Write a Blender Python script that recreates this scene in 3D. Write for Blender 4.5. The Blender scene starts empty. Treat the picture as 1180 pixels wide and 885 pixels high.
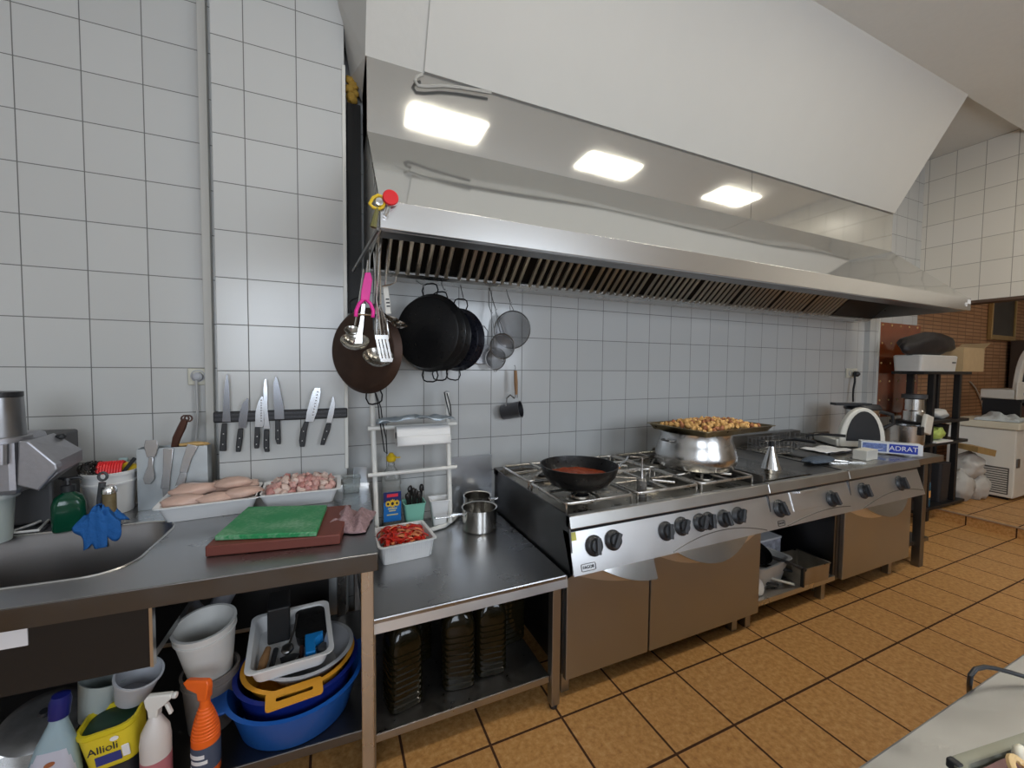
import bpy, bmesh, math, random
from mathutils import Vector, Matrix, Euler, noise
random.seed(7)
PI = math.pi
SC = bpy.context.scene
COL = SC.collection

# ------------------------------------------------------------------ camera
F_PX, YAW, PITCH, ROLL, CAM_H = 468.5, 0.41757, 0.0430, 0.00928, 1.57
_fw = Vector((math.sin(YAW)*math.cos(PITCH), math.cos(YAW)*math.cos(PITCH), -math.sin(PITCH)))
_r0 = Vector((math.cos(YAW), -math.sin(YAW), 0)); _u0 = _r0.cross(_fw)
CR = _r0*math.cos(ROLL) + _u0*math.sin(ROLL)
CU = -_r0*math.sin(ROLL) + _u0*math.cos(ROLL)
CAM = Vector((0, 0, CAM_H))
cam_data = bpy.data.cameras.new('camera'); cam = bpy.data.objects.new('camera', cam_data); COL.objects.link(cam)
m3 = Matrix((CR, CU, -_fw)).transposed()
cam.matrix_world = Matrix.Translation(CAM) @ m3.to_4x4()
cam_data.sensor_width = 36; cam_data.lens = F_PX/1180*36; cam_data.clip_start = 0.02
SC.camera = cam

def P(px, py, x=None, y=None, z=None):
    """a photo pixel turned into the point of the room it shows on a known plane"""
    d = _fw + CR*((px-590)/F_PX) - CU*((py-442.5)/F_PX)
    t = x/d.x if x is not None else (y/d.y if y is not None else (z-CAM_H)/d.z)
    return CAM + d*t

# ------------------------------------------------------------------ materials
MATS = {}
def node_mat(name):
    m = bpy.data.materials.new(name); m.use_nodes = True
    nt = m.node_tree; b = nt.nodes['Principled BSDF']
    return m, nt, b
def mat(name, col, rough=.5, metal=0., bump=0., scale=40., var=0., trans=0., ior=1.45, spec=.5, detail=4, stretch=None, emit=None, coat=0., rvar=0.):
    if name in MATS: return MATS[name]
    m, nt, b = node_mat(name)
    b.inputs['Base Color'].default_value = (*col, 1); b.inputs['Roughness'].default_value = rough
    b.inputs['Metallic'].default_value = metal; b.inputs['IOR'].default_value = ior
    b.inputs['Transmission Weight'].default_value = trans; b.inputs['Specular IOR Level'].default_value = spec
    b.inputs['Coat Weight'].default_value = coat
    if emit:
        b.inputs['Emission Color'].default_value = (*emit[0], 1); b.inputs['Emission Strength'].default_value = emit[1]
    N = nt.nodes.new; L = nt.links.new
    tc = N('ShaderNodeTexCoord'); nz = N('ShaderNodeTexNoise')
    nz.inputs['Scale'].default_value = scale; nz.inputs['Detail'].default_value = detail
    if stretch:
        mp = N('ShaderNodeMapping'); mp.inputs['Scale'].default_value = stretch
        L(tc.outputs['Object'], mp.inputs['Vector']); L(mp.outputs['Vector'], nz.inputs['Vector'])
    else: L(tc.outputs['Object'], nz.inputs['Vector'])
    if var:
        mx = N('ShaderNodeMix'); mx.data_type = 'RGBA'
        mx.inputs['A'].default_value = (*[max(0, c*(1-var)) for c in col], 1)
        mx.inputs['B'].default_value = (*[min(1, c*(1+var)) for c in col], 1)
        L(nz.outputs['Fac'], mx.inputs['Factor']); L(mx.outputs['Result'], b.inputs['Base Color'])
    if rvar:
        mr = N('ShaderNodeMapRange'); mr.inputs['From Min'].default_value = .3; mr.inputs['From Max'].default_value = .7
        mr.inputs['To Min'].default_value = max(.02, rough-rvar); mr.inputs['To Max'].default_value = min(1, rough+rvar)
        L(nz.outputs['Fac'], mr.inputs['Value']); L(mr.outputs['Result'], b.inputs['Roughness'])
    if bump:
        bp = N('ShaderNodeBump'); bp.inputs['Strength'].default_value = bump; bp.inputs['Distance'].default_value = .01
        L(nz.outputs['Fac'], bp.inputs['Height']); L(bp.outputs['Normal'], b.inputs['Normal'])
    MATS[name] = m; return m

def tile_mat(name, axis, pitch, org, col1, col2, mortar, msize, rough, colvar=.0, bumpd=.3, noise_scale=0, ncols=None):
    """square tiles: axis 'xz','yz','xy' picks the two object coordinates the grid runs along"""
    m, nt, b = node_mat(name); N = nt.nodes.new; L = nt.links.new
    tc = N('ShaderNodeTexCoord'); sp = N('ShaderNodeSeparateXYZ'); L(tc.outputs['Object'], sp.inputs[0])
    cb = N('ShaderNodeCombineXYZ')
    for i, a in enumerate(axis):
        ad = N('ShaderNodeMath'); ad.operation = 'SUBTRACT'; ad.inputs[1].default_value = org[i] - 50*pitch[i]
        L(sp.outputs['XYZ'.index(a.upper())], ad.inputs[0]); L(ad.outputs[0], cb.inputs[i])
    br = N('ShaderNodeTexBrick'); br.offset = 0; br.squash = 1
    br.inputs['Scale'].default_value = 1; br.inputs['Brick Width'].default_value = pitch[0]; br.inputs['Row Height'].default_value = pitch[1]
    br.inputs['Mortar Size'].default_value = msize; br.inputs['Mortar Smooth'].default_value = .1
    br.inputs['Color1'].default_value = (*col1, 1); br.inputs['Color2'].default_value = (*col2, 1); br.inputs['Mortar'].default_value = (*mortar, 1)
    L(cb.outputs[0], br.inputs['Vector'])
    if ncols:
        nz = N('ShaderNodeTexNoise'); nz.inputs['Scale'].default_value = noise_scale; nz.inputs['Detail'].default_value = 8; nz.inputs['Roughness'].default_value = .65
        L(tc.outputs['Object'], nz.inputs['Vector'])
        cr = N('ShaderNodeValToRGB')
        cr.color_ramp.elements[0].position = .26; cr.color_ramp.elements[0].color = (*ncols[0], 1)
        cr.color_ramp.elements[1].position = .77; cr.color_ramp.elements[1].color = (*ncols[2], 1)
        e = cr.color_ramp.elements.new(.5); e.color = (*ncols[1], 1)
        L(nz.outputs['Fac'], cr.inputs['Fac'])
        m2 = N('ShaderNodeMix'); m2.data_type = 'RGBA'; m2.blend_type = 'MULTIPLY'; m2.inputs['Factor'].default_value = 1
        L(br.outputs['Color'], m2.inputs['A']); L(cr.outputs['Color'], m2.inputs['B']); L(m2.outputs['Result'], b.inputs['Base Color'])
    else: L(br.outputs['Color'], b.inputs['Base Color'])
    mr = N('ShaderNodeMapRange'); mr.inputs['To Min'].default_value = rough; mr.inputs['To Max'].default_value = .9
    L(br.outputs['Fac'], mr.inputs['Value']); L(mr.outputs['Result'], b.inputs['Roughness'])
    inv = N('ShaderNodeMath'); inv.operation = 'SUBTRACT'; inv.inputs[0].default_value = 1; L(br.outputs['Fac'], inv.inputs[1])
    bp = N('ShaderNodeBump'); bp.inputs['Strength'].default_value = bumpd; bp.inputs['Distance'].default_value = .003
    L(inv.outputs[0], bp.inputs['Height']); L(bp.outputs['Normal'], b.inputs['Normal'])
    return m

WT1, WT2, WMO = (.545, .55, .54), (.575, .58, .57), (.17, .17, .165)
M_TILE = tile_mat('glazed_white_tiles', 'xz', (.2205, .22), (.2935, 1.105), WT1, WT2, WMO, .0022, .16)
M_TILEL = tile_mat('glazed_white_tiles_sink_wall', 'xz', (.2155, .22), (-1.224, 1.108), WT1, WT2, WMO, .0022, .2)
M_TILEP = tile_mat('glazed_white_tiles_pier', 'xz', (.2195, .22), (.073, 1.097), WT1, WT2, WMO, .0022, .2)
M_TILER = tile_mat('cream_tiles_side_wall', 'yz', (.225, .255), (2.449, 4.009), (.74, .70, .62), (.77, .73, .66), (.36, .33, .28), .003, .25)
M_FLOOR = tile_mat('terracotta_floor_tiles', 'xy', (.3398, .336), (.589, 1.511), (.95, .95, .95), (1., 1., 1.), (.10, .06, .045), .0055, .42, noise_scale=42,
                   ncols=((.34, .147, .042), (.55, .280, .090), (.70, .43, .20)))
M_BRICK = tile_mat('thin_brick_wall', 'xz', (.24, .052), (0, 0), (.42, .22, .11), (.5, .28, .15), (.25, .14, .08), .008, .8, bumpd=.8)
M_PLASTER = mat('white_plaster', (.66, .65, .615), .8, bump=.15, scale=25, var=.03)
M_CEIL = mat('ceiling_paint', (.80, .80, .76), .9, bump=.1, scale=30, var=.03)
STEEL = mat('brushed_steel', (.62, .61, .59), .28, 1, bump=0, scale=5, rvar=.04)
STEELW = mat('worn_worktop_steel', (.42, .42, .425), .30, 1, bump=.0, scale=5, rvar=.06, var=.08, detail=8)
STEELD = mat('dull_dark_steel', (.22, .215, .21), .38, 1, bump=0, scale=8, rvar=.06, var=.12)
STEELM = mat('polished_hood_steel', (.68, .68, .66), .065, .88, bump=.006, scale=3, rvar=.02, stretch=(.4, 1, 2))
STEELB = mat('bright_steel', (.78, .78, .78), .2, 1, bump=.01, scale=30)
SATIN = mat('satin_panel_steel', (.80, .80, .81), .36, 1, scale=6, rvar=.03)
DOORM = mat('door_sheet_steel', (.44, .45, .46), .38, 1, scale=5, rvar=.03)
BLACKP = mat('black_plastic', (.018, .019, .022), .38)
GAPBLACK = mat('gap_black', (.012, .011, .01), .6, bump=.3, scale=30)
IRON = mat('seasoned_black_iron', (.014, .014, .015), .36, .4, bump=.12, scale=50, rvar=.1)
RUST = mat('browned_iron', (.060, .034, .024), .5, .5, bump=.15, scale=14, var=.45)
STEELU = mat('utensil_steel', (.62, .63, .65), .25, .82)
WHITEP = mat('white_plastic', (.78, .78, .78), .38, var=.02)
OFFW = mat('offwhite_plastic', (.66, .65, .62), .45, var=.06, scale=14)
GREYP = mat('grey_plastic', (.42, .43, .46), .5, var=.12, scale=10)
PAPER = mat('white_paper', (.80, .80, .80), .85, bump=.1, scale=80)
GREENB = mat('green_chopping_board', (.02, .26, .085), .5, bump=.1, scale=30)
_nt = GREENB.node_tree; _b = _nt.nodes['Principled BSDF']
_tc = _nt.nodes.new('ShaderNodeTexCoord'); _n1 = _nt.nodes.new('ShaderNodeTexNoise'); _n2 = _nt.nodes.new('ShaderNodeTexNoise'); _mp = _nt.nodes.new('ShaderNodeMapping')
_mp.inputs['Scale'].default_value = (1, 3, 1); _mp.inputs['Rotation'].default_value = (0, 0, .5); _n1.inputs['Scale'].default_value = 70; _n1.inputs['Detail'].default_value = 10; _n2.inputs['Scale'].default_value = 7
_nt.links.new(_tc.outputs['Object'], _mp.inputs['Vector']); _nt.links.new(_mp.outputs['Vector'], _n1.inputs['Vector']); _nt.links.new(_tc.outputs['Object'], _n2.inputs['Vector'])
_mu = _nt.nodes.new('ShaderNodeMath'); _mu.operation = 'MULTIPLY'; _nt.links.new(_n1.outputs['Fac'], _mu.inputs[0]); _nt.links.new(_n2.outputs['Fac'], _mu.inputs[1])
_cr = _nt.nodes.new('ShaderNodeValToRGB'); _cr.color_ramp.elements[0].position = .20; _cr.color_ramp.elements[0].color = (.018, .24, .08, 1); _cr.color_ramp.elements[1].position = .42; _cr.color_ramp.elements[1].color = (.24, .42, .27, 1)
_nt.links.new(_mu.outputs[0], _cr.inputs['Fac']); _nt.links.new(_cr.outputs['Color'], _b.inputs['Base Color'])
BROWNB = mat('brown_chopping_board', (.16, .042, .03), .55, var=.15, scale=20)
RED = mat('red_plastic', (.72, .02, .025), .35)
YELLOW = mat('yellow_plastic', (.75, .50, .02), .4)
PINK = mat('hot_pink_plastic', (.85, .02, .34), .35)
BLUEN = mat('blue_cloth', (.012, .105, .34), .8, bump=.5, scale=60, var=.2)
BLUEP = mat('bright_blue_plastic', (.012, .10, .42), .35)
BLUED = mat('dark_blue_plastic', (.008, .022, .20), .35)
ORANGE = mat('orange_plastic', (.80, .13, .015), .35)
AMBER = mat('amber_yellow_plastic', (.72, .33, .03), .4)
WOOD = mat('worn_wood', (.30, .16, .07), .6, var=.4, scale=18, stretch=(1, 1, .15), bump=.1)
DWOOD = mat('dark_brown_wood', (.075, .03, .02), .45, var=.3, scale=30)
MEAT = mat('pale_raw_poultry', (.56, .38, .31), .33, var=.35, scale=16, bump=.25, detail=6)
PORK = mat('pink_raw_meat', (.56, .32, .285), .35, var=.55, scale=42, bump=.2, detail=6)
PORKF = mat('pale_fatty_meat', (.62, .47, .41), .4, var=.35, scale=50, bump=.2, detail=6)
PORKD = mat('deep_pink_meat', (.44, .20, .18), .35, var=.45, scale=42, bump=.2, detail=6)
PEPPER = mat('red_pepper_flesh', (.52, .022, .012), .3, var=.6, scale=35, bump=.1)
PEPPERO = mat('orange_pepper_flesh', (.78, .24, .10), .35, var=.4, scale=25)
ROASTA = mat('golden_roast_pieces', (.66, .38, .13), .6, var=.35, scale=35, bump=.2)
ROASTB = mat('brown_roast_pieces', (.34, .13, .055), .6, var=.35, scale=35, bump=.2)
MAUVE = mat('mauve_cloth', (.33, .215, .225), .9, bump=.7, scale=110, var=.6, detail=8)
GREENS = mat('dark_green_soap', (.004, .07, .035), .15, trans=.3, var=.1)
OIL = mat('dark_olive_oil', (.010, .008, .003), .09, ior=1.47, spec=.4)
OILP = mat('oily_pet_plastic', (.10, .07, .025), .07, trans=.45, ior=1.5, spec=.9)
CLEAR = mat('clear_plastic', (.88, .93, .93), .12, trans=.85, ior=1.3)
FROST = mat('frosted_plastic', (.70, .78, .76), .35, trans=.45, ior=1.3)
MINT = mat('mint_green_plastic', (.22, .52, .41), .4)
CARD = mat('cardboard', (.50, .36, .20), .85, var=.1, scale=15)
LEATHER = mat('red_brown_lacquer', (.26, .058, .018), .12, var=.2, scale=6, coat=.4)
GOLD = mat('brass_studs', (.85, .6, .25), .3, 1)
WENAM = mat('white_enamel', (.72, .70, .64), .35, var=.04, scale=8)
DGREY = mat('dark_grey_plastic', (.06, .062, .068), .45)
PAPERB = mat('blue_grey_foil', (.36, .42, .48), .35, .5, bump=.6, scale=30, var=.3)
LABELB = mat('label_blue', (.01, .16, .50), .5)
LABELN = mat('label_navy', (.012, .02, .12), .5)
LABELW = mat('label_white', (.75, .75, .77), .55)
LABELY = mat('label_yellow', (.70, .55, .03), .5)
INKRED = mat('ink_red', (.70, .03, .06), .5)
INKBLUE = mat('ink_blue', (.015, .04, .38), .5)
INKDARK = mat('ink_dark', (.02, .02, .03), .5)
BAGP = mat('translucent_white_bag', (.72, .70, .66), .4, trans=.25, ior=1.2, bump=.6, scale=18)
CABBAGE = mat('pale_green_leaves', (.45, .55, .13), .5, var=.3, scale=18, bump=.4)
LEDM = mat('led_panel_glow', (1, .96, .86), .5, emit=((1, .94, .80), 17))

# ------------------------------------------------------------------ mesh helpers
class B:
    def __init__(s): s.bm = bmesh.new()
    def box(s, x0, x1, y0, y1, z0, z1, mtx=None):
        vs = [s.bm.verts.new((x, y, z)) for x in (x0, x1) for y in (y0, y1) for z in (z0, z1)]
        for f in ((0, 1, 3, 2), (4, 6, 7, 5), (0, 4, 5, 1), (2, 3, 7, 6), (0, 2, 6, 4), (1, 5, 7, 3)):
            s.bm.faces.new([vs[i] for i in f])
        if mtx is not None:
            for v in vs: v.co = mtx @ v.co
        return s
    def prism(s, pts, ext):
        """polygon (list of 3-D points) swept along ext"""
        e = Vector(ext); a = [s.bm.verts.new(p) for p in pts]; b = [s.bm.verts.new(Vector(p)+e) for p in pts]
        n = len(pts); s.bm.faces.new(a[::-1]); s.bm.faces.new(b)
        for i in range(n): s.bm.faces.new((a[i], a[(i+1) % n], b[(i+1) % n], b[i]))
        return s
    def tube(s, pts, r, seg=8, cap=True, closed=False):
        pts = [Vector(p) for p in pts]; n = len(pts); rings = []; prev = None
        for i, p in enumerate(pts):
            if closed: t = (pts[(i+1) % n]-pts[i-1])
            else: t = pts[min(i+1, n-1)]-pts[max(i-1, 0)]
            t = t.normalized() if t.length > 1e-9 else Vector((0, 0, 1))
            if prev is None:
                a = Vector((0, 0, 1)) if abs(t.z) < .9 else Vector((1, 0, 0)); u = t.cross(a).normalized()
            else: u = (prev - t*prev.dot(t)).normalized()
            prev = u; w = t.cross(u); rr = r[i] if isinstance(r, (list, tuple)) else r
            rings.append([s.bm.verts.new(p+u*(rr*math.cos(2*PI*k/seg))+w*(rr*math.sin(2*PI*k/seg))) for k in range(seg)])
        for i in range(n if closed else n-1):
            A, Bq = rings[i], rings[(i+1) % n]
            for k in range(seg): s.bm.faces.new((A[k], A[(k+1) % seg], Bq[(k+1) % seg], Bq[k]))
        if cap and not closed: s.bm.faces.new(rings[0][::-1]); s.bm.faces.new(rings[-1])
        return s
    def lathe(s, prof, seg=32, c=(0, 0, 0), mtx=None, sx=1, sy=1):
        """profile of (radius, z) turned about z; radius 0 closes it"""
        rings = []; new = []
        for r, z in prof:
            if r < 1e-6: ring = [s.bm.verts.new((c[0], c[1], c[2]+z))]
            else: ring = [s.bm.verts.new((c[0]+sx*r*math.cos(2*PI*k/seg), c[1]+sy*r*math.sin(2*PI*k/seg), c[2]+z)) for k in range(seg)]
            rings.append(ring); new += ring
        for A, Bq in zip(rings, rings[1:]):
            if len(A) == 1 and len(Bq) == 1: continue
            for k in range(seg):
                k2 = (k+1) % seg
                if len(A) == 1: s.bm.faces.new((A[0], Bq[k2], Bq[k]))
                elif len(Bq) == 1: s.bm.faces.new((A[k], A[k2], Bq[0]))
                else: s.bm.faces.new((A[k], A[k2], Bq[k2], Bq[k]))
        if mtx is not None:
            for v in new: v.co = mtx @ v.co
        return s
    def loft(s, loops, cap0=True, cap1=True, mtx=None):
        R = [[s.bm.verts.new(p) for p in lp] for lp in loops]
        for A, Bq in zip(R, R[1:]):
            n = len(A)
            for k in range(n): s.bm.faces.new((A[k], A[(k+1) % n], Bq[(k+1) % n], Bq[k]))
        if cap0: s.bm.faces.new(R[0][::-1])
        if cap1: s.bm.faces.new(R[-1])
        if mtx is not None:
            for lp in R:
                for v in lp: v.co = mtx @ v.co
        return s
    def blob(s, c, r, amp=.25, freq=2., seed=0, sub=2, mtx=None):
        q = bmesh.ops.create_icosphere(s.bm, subdivisions=sub, radius=1)
        off = Vector((seed*3.1, seed*1.7, seed*2.3))
        for v in q['verts']:
            d = v.co.normalized(); k = 1+amp*noise.noise(d*freq+off)*1.6
            v.co = Vector((d.x*r[0]*k, d.y*r[1]*k, d.z*r[2]*k))
            if mtx is not None: v.co = mtx @ v.co
            v.co += Vector(c)
        return s
    def sheet(s, fn, nu, nv):
        g = [[s.bm.verts.new(fn(i/nu, j/nv)) for j in range(nv+1)] for i in range(nu+1)]
        for i in range(nu):
            for j in range(nv): s.bm.faces.new((g[i][j], g[i+1][j], g[i+1][j+1], g[i][j+1]))
        return s

def obj(name, b, m, parent=None, smooth=35, bevel=0, solid=0, sub=0, loc=None, rot=None, seg=2):
    me = bpy.data.meshes.new(name)
    bmesh.ops.recalc_face_normals(b.bm, faces=b.bm.faces)
    b.bm.to_mesh(me); b.bm.free()
    if isinstance(m, (list, tuple)):
        for q in m: me.materials.append(q)
    else: me.materials.append(m)
    if smooth:
        me.polygons.foreach_set('use_smooth', [True]*len(me.polygons))
        me.set_sharp_from_angle(angle=math.radians(smooth))
    o = bpy.data.objects.new(name, me); COL.objects.link(o)
    if parent is not None: o.parent = parent
    if loc is not None: o.location = loc
    if rot is not None: o.rotation_euler = rot
    if solid:
        q = o.modifiers.new('solid', 'SOLIDIFY'); q.thickness = solid; q.offset = 0
    if bevel:
        q = o.modifiers.new('bevel', 'BEVEL'); q.width = bevel; q.segments = seg; q.limit_method = 'ANGLE'; q.angle_limit = math.radians(40)
        q.harden_normals = False
    if sub:
        q = o.modifiers.new('sub', 'SUBSURF'); q.levels = sub; q.render_levels = sub
    return o
def tag(o, label, cat, group=None, kind=None):
    o['label'] = label; o['category'] = cat
    if group: o['group'] = group
    if kind: o['kind'] = kind
    return o
def thing(name, label, cat, loc=(0, 0, 0), rz=0, group=None, rot=None):
    o = bpy.data.objects.new(name, None); COL.objects.link(o); o.empty_display_size = .05
    o.location = loc; o.rotation_euler = rot if rot is not None else (0, 0, rz)
    return tag(o, label, cat, group)
def struct(name, b, m, **k):
    o = obj(name, b, m, **k); o['kind'] = 'structure'; return o
def kids(o): return [c for c in bpy.data.objects if c.parent == o]
def dup(root, loc=None, rot=None, label=None, group=None, scale=None):
    def cp(o, par):
        c = o.copy(); COL.objects.link(c)
        if par is not None: c.parent = par
        for ch in kids(o): cp(ch, c)
        return c
    r = cp(root, None)
    if loc is not None: r.location = loc
    if rot is not None: r.rotation_euler = rot
    if scale is not None: r.scale = scale
    if label: r['label'] = label
    if group: r['group'] = group
    return r
def text(name, s, size, m, parent, loc, rot, ext=.0006, align='CENTER', sx=1.):
    c = bpy.data.curves.new(name, 'FONT'); c.body = s; c.size = size; c.extrude = ext; c.align_x = align; c.align_y = 'CENTER'
    c.materials.append(m); o = bpy.data.objects.new(name, c); COL.objects.link(o); o.parent = parent
    o.location = loc; o.rotation_euler = rot; o.scale = (sx, 1, 1)
    bpy.context.view_layer.update()
    me = bpy.data.meshes.new_from_object(o.evaluated_get(bpy.context.evaluated_depsgraph_get())); me.name = name
    q = bpy.data.objects.new(name, me); COL.objects.link(q); q.parent = parent; q.location = loc; q.rotation_euler = rot; q.scale = (sx, 1, 1)
    bpy.data.objects.remove(o); return q
def basis(o, x, y, z):
    m = Matrix((Vector(x).normalized(), Vector(y).normalized(), Vector(z).normalized())).transposed().to_4x4()
    return Matrix.Translation(Vector(o)) @ m
def rrect(hx, hy, r, z, n=5, cx=0, cy=0):
    out = []
    for qx, qy, a0 in ((1, 1, 0), (-1, 1, PI/2), (-1, -1, PI), (1, -1, 1.5*PI)):
        for k in range(n+1):
            a = a0 + PI/2*k/n
            out.append(Vector((cx+qx*(hx-r)+r*math.cos(a), cy+qy*(hy-r)+r*math.sin(a), z)))
    return out
def tray_mesh(w, d, h, rim=.012, taper=.02, t=.004, r=.02, n=4):
    """open tray with a flat rim; base at z=0"""
    b = B(); hx, hy = w/2, d/2
    lo = [rrect(hx-taper-t, hy-taper-t, r, t, n), rrect(hx-t, hy-t, r, h-.002, n), rrect(hx, hy, r, h, n), rrect(hx+rim, hy+rim, r, h, n), rrect(hx+rim, hy+rim, r, h-.004, n),
          rrect(hx, hy, r, h-.006, n), rrect(hx-taper, hy-taper, r, 0, n)]
    return b.loft(lo)

# ================================================================== THE ROOM
struct('floor', B().box(-2.7, 5.883, -2.7, 2.6, -.1, 0), M_FLOOR, smooth=0)
struct('floor_platform', B().box(5.883, 10.6, -2.7, 2.85, -.1, .1), M_FLOOR, smooth=0)
struct('trim_3', B().box(5.868, 5.90, -2.7, 2.48, .095, .106), mat('pale_step_edging', (.36, .24, .15), .5), smooth=0)
struct('wall_back', B().box(-.02, 6.36, 2.49, 2.6, 0, 4.1), M_TILE, smooth=0)
struct('wall_sink', B().box(-2.7, -.02, 2.49, 2.6, 0, 4.1), M_TILEL, smooth=0)
struct('wall_pier', B().box(-.495, .073, 2.32, 2.49, 0, 4.0), M_TILEP, smooth=0, bevel=.004)
struct('trim_1', B().box(-.575, -.540, 2.455, 2.49, .95, 4.0), mat('cable_duct_cream', (.62, .61, .57), .5), bevel=.003)
struct('trim_2', B().box(.060, .0775, 2.312, 2.332, 1.02, 3.1), mat('corner_bead_white', (.72, .71, .66), .5), bevel=.002)
struct('wall_column', B().box(5.26, 5.42, 2.44, 2.49, 0, 4.0), M_TILE, smooth=0)
struct('trim_4', B().box(5.42, 5.452, 2.435, 2.49, 0, 4.0), mat('corner_bead_white', (.72, .71, .66), .5), bevel=.002)
struct('wall_side', B().box(6.36, 6.52, -2.7, 2.49, 2.33, 4.1), M_TILER, smooth=0)
struct('trim_5', B().box(6.345, 6.53, -2.7, 2.49, 2.30, 2.33), mat('brown_lintel_edge', (.10, .06, .04), .6), smooth=0)
struct('wall_brick', B().box(6.36, 10.6, 2.75, 2.85, 0, 4.1), M_BRICK, smooth=0)
struct('wall_far', B().box(10.5, 10.6, -2.7, 2.75, 0, 4.1), M_PLASTER, smooth=0)
struct('wall_left', B().box(-2.8, -2.7, -2.7, 2.6, 0, 4.1), M_TILEL, smooth=0)
wf = B()
wx = [(-2.8, -1.6), (.4, 1.6), (3.6, 10.6)]
for a, c in wx: wf.box(a, c, -2.8, -2.7, 0, 4.1)
for a, c in ((-1.6, .4), (1.6, 3.6)):
    wf.box(a, c, -2.8, -2.7, 0, 1.35); wf.box(a, c, -2.8, -2.7, 2.9, 4.1)
struct('wall_front', wf, M_PLASTER, smooth=0)
for k, (a, c) in enumerate(((-1.6, .4), (1.6, 3.6))):
    w = B()
    for u in (a, (a+c)/2-.025, c-.05): w.box(u, u+.05, -2.78, -2.72, 1.35, 2.9)
    for z in (1.35, 2.85): w.box(a, c, -2.78, -2.72, z, z+.05)
    struct('window_%d' % (k+1), w, WENAM, smooth=0)
# ceiling: room slab, and the strip behind the hood casing a little higher
LEDS = [(.69, 1.42), (2.64, 3.36), (4.72, 5.44), (8.0, 8.73)]  # last panel is added, unseen, to brighten the brick and freezer
struct('ceiling', B().box(-2.8, 10.6, -2.8, 1.73, 3.95, 4.1), M_CEIL, smooth=0)
struct('ceiling_strip', B().box(-2.8, 10.6, 1.73, 2.75, 4.01, 4.1), M_PLASTER, smooth=0)
# plaster casing over the hood: slopes into the room as it rises
def soffit(x0, x1, off):
    return B().prism([(x0, 2.2-off, 3.10), (x0, 2.49, 3.10), (x0, 2.49, 4.02), (x0, 1.71-off, 4.02), (x0, 1.73-off, 3.95)], (x1-x0, 0, 0))
struct('wall_soffit', soffit(.165, 5.05, 0), M_PLASTER, smooth=0)
struct('wall_soffit_panel', soffit(.455, 5.045, .014), mat('white_board', (.66, .65, .615), .6, var=.02, scale=6), smooth=0)

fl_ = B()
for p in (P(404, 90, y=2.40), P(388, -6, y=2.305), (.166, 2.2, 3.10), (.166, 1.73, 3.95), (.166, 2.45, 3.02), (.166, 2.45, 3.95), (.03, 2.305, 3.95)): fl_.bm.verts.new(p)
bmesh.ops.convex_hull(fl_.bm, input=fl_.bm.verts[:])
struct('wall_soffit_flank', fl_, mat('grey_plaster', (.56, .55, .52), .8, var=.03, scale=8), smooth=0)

# ================================================================== CEILING LAMPS
k = 0
for j, yy in enumerate((.38,)):
    for i, (a, c) in enumerate(LEDS):
        lb = ['nearest the pier', 'in the middle of the row', 'nearest the tiled side wall', 'added unseen beyond the tiled wall'][i]
        t = thing('ceiling_light', 'flat LED ceiling panel %s, %s' % (lb, 'in the row by the hood' if j == 0 else 'in the row by the windows'), 'ceiling light', ((a+c)/2, yy, 3.95), 0, 'flat ceiling panels')
        hx, hy = (c-a)/2, .17
        fr = B()
        for x0, x1, y0, y1 in ((-hx-.02, hx+.02, -hy-.02, -hy), (-hx-.02, hx+.02, hy, hy+.02), (-hx-.02, -hx, -hy, hy), (hx, hx+.02, -hy, hy)): fr.box(x0, x1, y0, y1, -.014, -.001)
        obj('frame', fr, WHITEP, t, smooth=0)
        obj('diffuser', B().box(-hx, hx, -hy, hy, -.010, -.001), LEDM, t, smooth=0)

# ================================================================== EXTRACTOR HOOD
HX0, HX1, HZ, LY, CY = .172, 5.05, 2.09, 1.63, 2.2
CZ0, CZ1, LT = 2.737, 3.10, 2.195
t = thing('extractor_hood', 'long stainless steel canopy hood on the tiled wall over the cooking line', 'extractor hood', (HX0, 2.49, HZ))
o_ = Vector((HX0, 2.49, HZ))
def hp(x, y, z): return Vector((x, y, z))-o_
obj('canopy_panel', B().prism([hp(HX0, CY, CZ0), hp(HX0, CY, CZ1), hp(HX0, 2.489, CZ1), hp(HX0, 2.489, CZ0)], (3.0-HX0, 0, 0)), STEELM, t, smooth=0)
obj('canopy_panel', B().prism([hp(3.004, CY, CZ0), hp(3.004, CY, CZ1), hp(3.004, 2.489, CZ1), hp(3.004, 2.489, CZ0)], (HX1-3.004, 0, 0)), STEELM, t, smooth=0)
sl = B()
def slp(u, v):   # gently buckled sloping sheet
    x = HX0 + (HX1-HX0)*u; y = LY+.012+(CY-LY-.012)*v; z = LT+(CZ0-LT)*v
    w = .014*math.sin(PI*v)*max(0, min(1, (u-.10)*6, (1-u)*9))*(.35+.5*noise.noise(Vector((x*1.3, v*1.2, 3))))
    return hp(x, y-w*.7, z+w*.6)
sl.sheet(slp, 60, 12)
obj('sloping_sheet', sl, STEELM, t, smooth=60)
obj('front_lip', B().box(0, HX1-HX0, LY-2.49, LY-2.49+.03, 0, LT-HZ), mat('lip_steel', (.82, .82, .82), .27, 1), t, smooth=0, bevel=.002)
obj('lip_lining', B().box(.01, HX1-HX0-.01, LY-2.49+.03, LY-2.49+.12, -.002, .004), STEELD, t, smooth=0)
for x in (HX0, HX1-.004):
    obj('end_plate', B().prism([hp(x, LY+.004, HZ), hp(x, LY+.004, LT-.012), hp(x, LY+.02, LT-.012), hp(x, CY+.004, CZ0-.014), hp(x, CY+.004, CZ1), hp(x, 2.489, CZ1), hp(x, 2.489, HZ)], (.004, 0, 0)), mat('end_plate_steel', (.5, .49, .46), .3, 1, rvar=.05, scale=8), t, smooth=0)
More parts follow.
